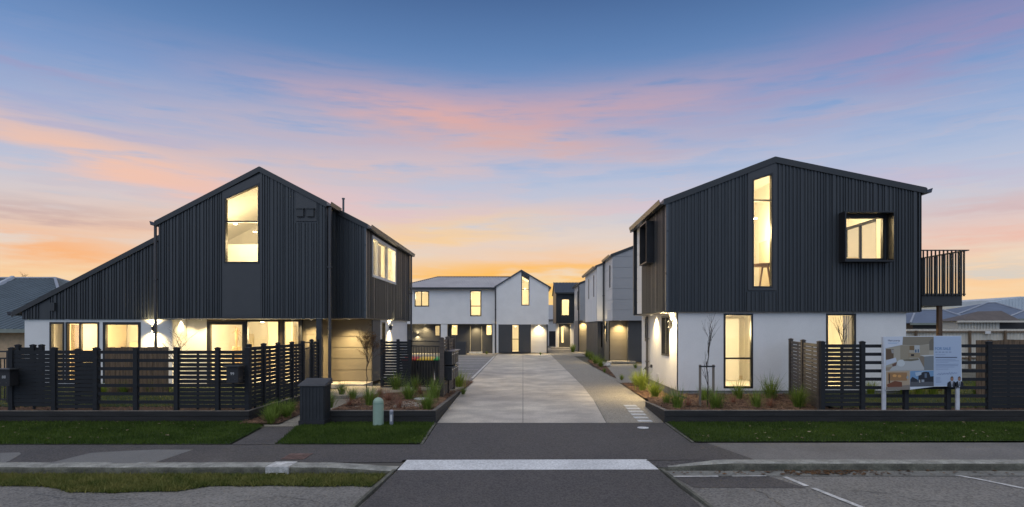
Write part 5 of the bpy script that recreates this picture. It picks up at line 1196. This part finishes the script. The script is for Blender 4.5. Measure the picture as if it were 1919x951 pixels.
# ================================================================= for sale sign
YS = 13.36
t = empty('for_sale_sign', (8.7,YS,.27), 'for sale board with house photos on two white posts before the right fence', 'sign')
SB = mat('sign_white', (.66,.72,.80), .45, .02, 2)
def SC(c, r=.5): return mat('print_%d_%d_%d' % c, srgb(*c)[:3], r, 0, 2, color2=srgb(*c)[:3])
def S(pts, depth, m, name='print', parent=None, th=.0015):
    q = [(X(1600+a/5.285, YS), Z(600+b/5.285, YS)) for a, b in pts]; mb = MB(); y = YS-.02-depth*.0018
    mb.prism(q, y-th, y); return mb.build(name, m, parent or board)
mb = MB(); mb.prism([(X(1600+a/5.285,YS),Z(600+b/5.285,YS)) for a, b in ((288,165),(785,158),(1058,156),(1065,655),(785,660),(550,690),(308,694))], YS-.02, YS); board = mb.build('board', SB, t)
for a, b, y0 in ((1654,1661,632),(1792.5,1799,640)):
    mb = MB(); mb.bbox(X(a,YS),X(b,YS),YS+.002,YS+.05,.26,Z(y0,YS),.004); mb.build('post', mat('white_post',(.55,.57,.62),.6,.1,4), t)
EL = lambda cx, cy, rx, ry, n=14: [(cx+rx*math.cos(6.2832*k/n), cy+ry*math.sin(6.2832*k/n)) for k in range(n)]
def BX(a, b, c, d): return [(a,b),(c,b),(c,d),(a,d)]
ph = S([(310,167),(785,164),(785,498),(310,505)], 0, SC((168,163,150)), 'photo')
S([(440,168),(784,166),(784,232),(640,250),(480,246)], 1, SC((132,126,112)), parent=ph); S(BX(455,252,545,388), 1, SC((150,142,124)), parent=ph); S(BX(545,255,592,298), 1.5, SC((120,100,72)), parent=ph)
S(BX(594,250,645,352), 1.5, SC((178,184,186)), parent=ph); S(BX(600,292,614,322), 2.2, SC((70,96,124)), parent=ph); S(BX(625,290,638,322), 2.2, SC((76,100,126)), parent=ph); S([(740,215),(758,190),(784,180),(784,300),(742,300)], 1.5, SC((110,106,98)), parent=ph)
S(BX(652,250,738,352), 1, SC((158,152,138)), parent=ph); S(BX(535,325,648,372), 2, SC((150,138,116)), parent=ph); S(BX(560,338,590,358), 2.6, SC((34,32,34)), parent=ph)
S([(345,500),(440,398),(640,380),(700,494)], 1, SC((178,182,184)), parent=ph); S([(480,392),(630,380),(640,396),(560,408),(490,404)], 1.6, SC((112,108,92)), parent=ph)
S([(632,362),(690,352),(700,492)], 1.8, SC((128,118,104)), parent=ph); S(BX(690,350,784,494), 2, SC((120,128,134)), parent=ph); S([(650,350),(784,344),(784,354),(690,362)], 2.4, SC((196,200,202)), parent=ph)
S(EL(460,428,40,34), 2, SC((196,204,208)), parent=ph); S(BX(312,288,388,392), 1, SC((98,80,62)), parent=ph); S([(362,290),(390,296),(388,330),(370,330)], 1.6, SC((150,150,150)), parent=ph); S([(312,400),(408,372),(420,412),(312,452)], 2, SC((190,200,216)), parent=ph); S([(372,440),(420,418),(412,452),(380,462)], 2.4, SC((104,76,66)), parent=ph); S([(312,470),(372,462),(345,500),(312,502)], 1.8, SC((150,136,120)), parent=ph)
S([(300,168),(480,166),(474,246),(300,282)], 3, SC((205,214,228)), 'logo_panel')
text_mesh('Harcourts', .062, FX(YS-.0275), X(1600+330/5.285,YS), Z(600+212/5.285,YS), .0, SC((34,44,92)), 'logo_text', board, 1.02)
for a, b, c in ((330,225,440),(332,234,420)): S(BX(a,b,c,b+3), 3.6, SC((120,160,200)))
p2 = S([(312,508),(550,503),(550,690),(312,692)], 0, SC((176,158,136)), 'photo'); S(BX(330,520,520,600), 1, SC((156,120,82)), parent=p2); S(EL(398,552,20,14), 1.6, SC((214,160,96)), parent=p2); S(EL(446,556,18,14), 1.6, SC((206,156,98)), parent=p2)
S(BX(340,530,352,625), 1.6, SC((70,52,42)), parent=p2); S([(318,640),(400,602),(470,615),(472,660),(330,664)], 2, SC((116,70,50)), parent=p2); S(EL(526,568,12,16), 2, SC((150,160,166)), parent=p2); S([(312,665),(550,640),(550,689),(312,691)], 1.4, SC((132,124,116)), parent=p2)
p3_ = S([(552,505),(785,500),(785,655),(552,660)], 0, SC((112,150,190)), 'photo'); S([(600,520),(700,506),(690,545),(610,556)], .6, SC((168,190,212)), parent=p3_); S([(664,520),(690,512),(738,516),(752,560),(784,556),(784,640),(632,640),(634,552),(662,540)], 1.2, SC((36,40,50)), parent=p3_)
S([(554,590),(574,562),(628,592),(634,640),(554,640)], 1.2, SC((40,46,58)), parent=p3_); S([(552,612),(784,612),(785,655),(552,660)], 2, SC((84,88,96)), parent=p3_); S(BX(664,590,690,614), 2.4, SC((150,160,172)), parent=p3_); S(BX(694,528,716,572), 2.4, SC((96,112,132)), parent=p3_); S(BX(640,592,650,620), 2.6, SC((190,190,186)), parent=p3_)
S(BX(787,162,1056,652), 0, SC((172,190,216)), 'text_panel')
text_mesh('FOR SALE', .087, FX(YS-.0245), X(1600+796/5.285,YS), Z(600+296/5.285,YS), .0, SC((112,146,190)), 'headline', board, .92)
lb = SC((128,144,176))
for k in range(5): S(BX(800+k*34,314,822+k*34,322), 1.2, lb, 'small_print')
for a, b, c, h_, mm in ((805,342,900,3,lb),(802,366,1016,8,SC((66,76,104))),(806,388,1000,3,lb),(806,402,1034,4,lb),(806,416,930,3,lb),(806,436,1030,4,lb),(806,450,1026,4,lb),(806,464,990,3,lb),(806,484,930,3,lb),(806,568,850,3,lb),(806,580,852,3,lb),(806,592,848,3,lb),(806,604,862,3,lb),(806,616,858,3,lb)): S(BX(a,b,c,b+h_), 1.2, mm, 'small_print')
mb = MB(); pts = []
for k in range(120):
    u = k/119; a = 815+u*200; b = 536-u*12+11*math.sin(u*48)*(.35+.65*abs(math.sin(u*7))); pts.append((X(1600+a/5.285,YS), YS-.0245, Z(600+b/5.285,YS)))
mb.tube(pts, .0022, 4); mb.build('signature', SC((84,110,160)), board)
for cx, s in ((964,1.0),(1037,.94)):
    q = S([(cx-46*s,655),(cx-44*s,622),(cx-22*s,606),(cx+22*s,606),(cx+42*s,622),(cx+44*s,658),(cx+20,668),(cx-20,668)], 3, SC((24,28,40)), 'portrait')
    S([(cx-12,606),(cx+12,606),(cx+6,662),(cx-4,662)], 3.6, SC((188,196,210)), parent=q); S([(cx-2,610),(cx+3,610),(cx+5,650),(cx,658),(cx-4,650)], 4.2, SC((60,66,84)), parent=q)
    S(EL(cx,584,15*s,21*s), 4, SC((150,118,100)), parent=q); S([(cx-15*s,580),(cx-13*s,566),(cx,556),(cx+13*s,566),(cx+15*s,580),(cx+9*s,570),(cx-9*s,570)], 4.6, SC((78,62,54)), parent=q)

# ================================================================= plants
def tuft_mesh(name, n, h, spread, seed, m, wd=.011):
    rr = random.Random(seed); V = []; Fc = []
    for _ in range(n):
        a = rr.uniform(0, 6.283); r0 = abs(rr.gauss(0, .05)); L = h*rr.uniform(.55, 1.15); out = spread*rr.uniform(.15, 1.0); dr = rr.uniform(.1, .75)
        ca, sa = math.cos(a), math.sin(a); b0 = (r0*math.cos(a+rr.uniform(-1,1)), r0*math.sin(a+rr.uniform(-1,1)))
        i = len(V)
        for k in range(5):
            u = k/4; rad = out*u**1.4; z = L*(u - dr*.75*u**3*min(1, out/h*1.4)); w_ = wd*(1-u*.88)*(.6+.4*min(1, u*4))
            V.append((b0[0]+rad*ca-sa*w_/2, b0[1]+rad*sa+ca*w_/2, z)); V.append((b0[0]+rad*ca+sa*w_/2, b0[1]+rad*sa-ca*w_/2, z))
        for k in range(4): j = i+2*k; Fc.append((j,j+1,j+3,j+2))
    me = bpy.data.meshes.new(name); me.from_pydata(V, [], Fc); me.materials.append(m); return me
TM = {}
for k, m in (('g', M_TUFT), ('y', M_TUFTY), ('r', M_TUFTR)):
    TM[k] = [tuft_mesh('tussock', (170,210,240)[i] if k != 'r' else 90, .50, (.34,.30,.42)[i] if k != 'r' else .48, 10*i+ord(k), m, .012) for i in range(3)]
rt = random.Random(21)
def tuft(px, py, z, h, kind, label, group='grassy tussocks in the planting beds'):
    x, y = at(px, py, z); o = bpy.data.objects.new('tussock_plant', rt.choice(TM[kind])); col.objects.link(o)
    s = h*1.18/.5; o.location = (x, y, z-.01); o.scale = (s*rt.uniform(.9,1.1), s*rt.uniform(.9,1.1), s); o.rotation_euler = (rt.uniform(-.06,.06), rt.uniform(-.06,.06), rt.uniform(0,6.3))
    return tag(o, label, 'plant', group)
TL = [
 (640,739,.2,.36,'g','green tussock just in front of the tan entry panel step'), (661,751,.2,.34,'g','small green tussock left of the thin dry leafed tree'), (692,762,.2,.46,'g','green tussock directly behind the pale green pillar'),
 (617,764,.2,.40,'g','green tussock beside the right side of the utility cabinet'), (742,730,.2,.50,'g','tall green tussock against the slatted fence left of the bin gate'), (779,731,.2,.44,'g','green tussock in front of the steel bin gate'),
 (766,750,.2,.44,'g','broad green tussock in the middle of the left planter'), (813,748,.2,.56,'g','tall dark green tussock left of the thick letterbox post'), (801,769,.2,.42,'g','green tussock at the front corner of the left planter'),
 (727,753,.2,.34,'r','bronze tussock right of the green pillar'), (748,766,.2,.30,'r','bronze tussock spilling behind the grey marker post'), (788,739,.2,.30,'r','bronze tussock behind the round concrete lid'), (655,762,.2,.28,'r','low bronze tussock left of the pale green pillar'), (712,742,.2,.28,'r','small bronze tussock under the thin dry leafed tree'),
 (861,729,.03,.62,'y','bright yellow green tussock beyond the letterbox bank'),
 (508,793,.035,.34,'g','green tussock at the very front of the entrance path bed'), (538,783,.035,.32,'g','green tussock leaning over the entrance path edge'),
 (503,786,.06,.34,'g','green tussock nearest the fence corner beside the entrance path'), (519,783,.06,.36,'g','second green tussock along the entrance path'), (533,777,.06,.34,'g','third green tussock along the entrance path'), (546,770,.06,.30,'g','green tussock beside the path under the side fence'), (512,776,.06,.34,'g','green tussock tucked against the foot of the side fence'),
 (1204,731,.12,.62,'y','bright yellow green tussock below the downpipe of the right house'), (1192,722,.08,.42,'y','small bright tussock at the back of the driveway side bed'), (1228,743,.15,.46,'y','bright drooping tussock at the start of the right planter'), (1249,757,.17,.34,'g','dark low tussock by the corner of the right sleeper wall'),
 (1269,766,.17,.50,'g','green upright tussock in front of the white house corner'), (1321,752,.17,.40,'g','tussock behind the staked sapling'), (1341,766,.17,.46,'g','green tussock right of the staked sapling'), (1384,749,.17,.50,'g','upright tussock in front of the tall ground floor window'),
 (1418,764,.17,.44,'g','green tussock right of the tall ground floor window'), (1443,748,.17,.62,'g','tall dark tussock against the white wall near the angled fence'), (1496,764,.17,.52,'g','broad green tussock at the foot of the angled fence'),
 (1290,762,.17,.26,'r','bronze tussock left of the sapling stakes'), (1374,756,.17,.24,'r','bronze tussock below the tall ground floor window'), (1444,764,.17,.30,'r','bronze tussock in front of the tall dark tussock'),
 (1632,742,.19,.44,'y','lit tussock behind the open fence left of the sign'), (1695,741,.19,.52,'y','lit tussock below the sign photographs'), (1722,741,.19,.54,'y','lit tussock below the middle of the sign'), (1748,741,.19,.52,'y','lit tussock below the right half of the sign'), (1830,740,.19,.40,'g','tussock behind the open fence right of the sign'),
 (192,741,.19,.34,'y','tussock behind the left open fence near the paling fence'), (232,739,.19,.36,'g','second tussock behind the left open fence'), (282,738,.19,.36,'y','tussock on the lit lawn behind the left open fence'), (312,738,.19,.34,'g','tussock behind the post between two left fence bays'),
 (1100,669,.03,.50,'g','rear tussock in the strip along the grey house'), (1107,675,.03,.55,'g','middle tussock in the strip along the grey house'), (1117,682,.03,.55,'g','large tussock in the strip along the grey house'), (1126,688,.03,.50,'y','front tussock in the strip along the grey house'), (1133,698,.03,.2,'g','tiny tussock at the front tip of the grey house strip'),
 (1191,690,.03,.26,'g','small dark tussock in the path by the right house back corner'), (1073,660,.03,.7,'g','bushy plant beside the far dark house doorstep'), (1013,665,.03,.22,'g','tiny plant at the foot of the rear cream panels'), (912,664,.03,.25,'y','small lit plant right of the rear white house door'),
 (868,739,.03,.22,'g','small tussock at the tip of the bed past the letterboxes'), (1165,712,.03,.22,'y','tiny bright tussock at the edge of the aggregate path'),
]
for a in TL: tuft(*a)
# twiggy trees
def branch(mb, ml, p, d, L, r, depth, rr, leaf, spread=.55, up=.25):
    n = 3; pts = [p]; rad = [r]
    for k in range(n):
        d = (d+Vector((rr.uniform(-.14,.14), rr.uniform(-.14,.14), rr.uniform(-.03,.10)))).normalized(); p = p+d*L/n; pts.append(p); rad.append(r*(1-.45*(k+1)/n))
    mb.tube(pts, rad, 5)
    if ml is not None and depth <= 1:
        for q in pts[1:]:
            for _ in range(leaf):
                if rr.random() < .6:
                    c = q+Vector((rr.uniform(-.05,.05),rr.uniform(-.05,.05),rr.uniform(-.05,.04))); a = Vector((rr.uniform(-1,1),rr.uniform(-1,1),rr.uniform(-1,1))).normalized(); b = a.cross(Vector((.3,.5,.8))).normalized(); s = rr.uniform(.009,.018)
                    ml.poly([c-a*s*1.0, c+b*s*.55, c+a*s*1.0, c-b*s*.55])
    if depth > 0:
        for _ in range(rr.choice((2,3,3)) if depth > 1 else 3):
            k = rr.randint(1, n); q = pts[k]; a = rr.uniform(0, 6.283)
            nd = (d*(1-spread*.5)+Vector((math.cos(a)*spread, math.sin(a)*spread, up*rr.random()))).normalized()
            branch(mb, ml, q, nd, L*rr.uniform(.5,.8), r*.55, depth-1, rr, leaf, spread, up)
def twig_tree(x, y, z, h, label, seed, leaf=2, r=.016, depth=4, trunk=.45, spread=.6, mleaf=None, name='young_tree', cat='tree'):
    t = empty(name, (x,y,z), label, cat); rr = random.Random(seed); mb = MB(); ml = MB() if leaf else None
    pts = [Vector((x,y,z-.03))]; n = 6
    for k in range(n): pts.append(Vector((x+rr.uniform(-.03,.03), y+rr.uniform(-.03,.03), z+h*trunk*(k+1)/n)))
    mb.tube(pts, [r*(1-.3*k/n) for k in range(n+1)], 7); mb.build('trunk', M_TWIG, t); mb = MB()
    for _ in range(4 if spread > .4 else 5):
        a = rr.uniform(0, 6.283); q = pts[rr.randint(n-2, n)] if spread > .4 else pts[rr.randint(2, n)]
        branch(mb, ml, q, Vector((math.cos(a)*spread*.6, math.sin(a)*spread*.6, 1)).normalized(), h*(1-trunk)*(.55 if spread > .4 else .42), r*.6, depth-1, rr, leaf, spread)
    branch(mb, ml, pts[-1], Vector((0,0,1)), h*(1-trunk)*.55, r*.65, depth-1, rr, leaf, spread)
    mb.build('branches', M_TWIG, t)
    if ml: ml.build('leaves', mleaf or M_DRYL, t)
    return t
twig_tree(X(688,17.2), 17.2, .2, 1.72, 'thin young tree with a few dry leaves before the tan entry panel', 3, 4, trunk=.50, spread=.50, depth=5, r=.015)
twig_tree(X(335,15.6), 15.6, .19, 1.95, 'bare spiky young tree in the left garden before the white porch wall', 8, 1, trunk=.5, spread=.7, depth=3)
twig_tree(X(1326,14.7), 14.7, .2, 2.25, 'bare upright sapling held between two short stakes', 5, 0, r=.015, trunk=.62, spread=.30, depth=3)
twig_tree(X(1580,16.0), 16.0, .2, 2.35, 'bare sapling behind the right fence before the second lower window', 6, 0, r=.015, trunk=.62, spread=.34, depth=3)
twig_tree(X(45,46), 46, 3.0, 3.4, 'sparse leafy treetop showing over the far left bungalow roof', 12, 4, r=.05, trunk=.55, spread=.8, depth=4, name='distant_tree')
for px_, l in ((1312,'left timber stake of the bare sapling'),(1337,'right timber stake of the bare sapling')):
    x = X(px_,14.7); mb = MB(); mb.bbox(x-.025,x+.025,14.68,14.73,.1,Z(684,14.7),.004); tag(mb.build('tree_stake', mat('stake_timber',(.20,.17,.14),.85,.2,5,stretch=(6,6,.6)), off=(x,14.7,.1)), l, 'stake', 'stakes of the sapling')
mb = MB(); zz = Z(686,14.7); mb.box(X(1312,14.7)-.03,X(1337,14.7)+.03,14.665,14.678,zz-.03,zz+.005); tag(mb.build('tree_tie', M_BLACK, off=(X(1325,14.7),14.67,zz)), 'black strap tying the sapling between its two stakes', 'tree tie')
# white boulders by the grey house
def rock(x, y, z, s, label, seed):
    rr = random.Random(seed); mb = MB(); rings = []
    for k in range(5):
        ph_ = math.pi*(k+.4)/5.4; rings.append([(x+s*math.sin(ph_)*math.cos(6.283*j/8)*rr.uniform(.8,1.15), y+s*math.sin(ph_)*math.sin(6.283*j/8)*rr.uniform(.8,1.15), z+s*.55*-math.cos(ph_)+s*.3) for j in range(8)])
    mb.loft(rings); return tag(mb.build('boulder', mat('pale_boulder',(.45,.43,.40),.9,.2,6,bump=.6,bscale=20), off=(x,y,z)), label, 'rock', 'boulders by the grey house')
for px_, py_, s, l in ((1128,684,.22,'pale boulder left of the grey house downpipe foot'),(1136,687,.26,'largest pale boulder at the grey house downpipe foot'),(1141,682,.18,'small pale boulder against the tan entry step')):
    x, y = at(px_, py_, .0); rock(x, y, 0, s, l, px_)
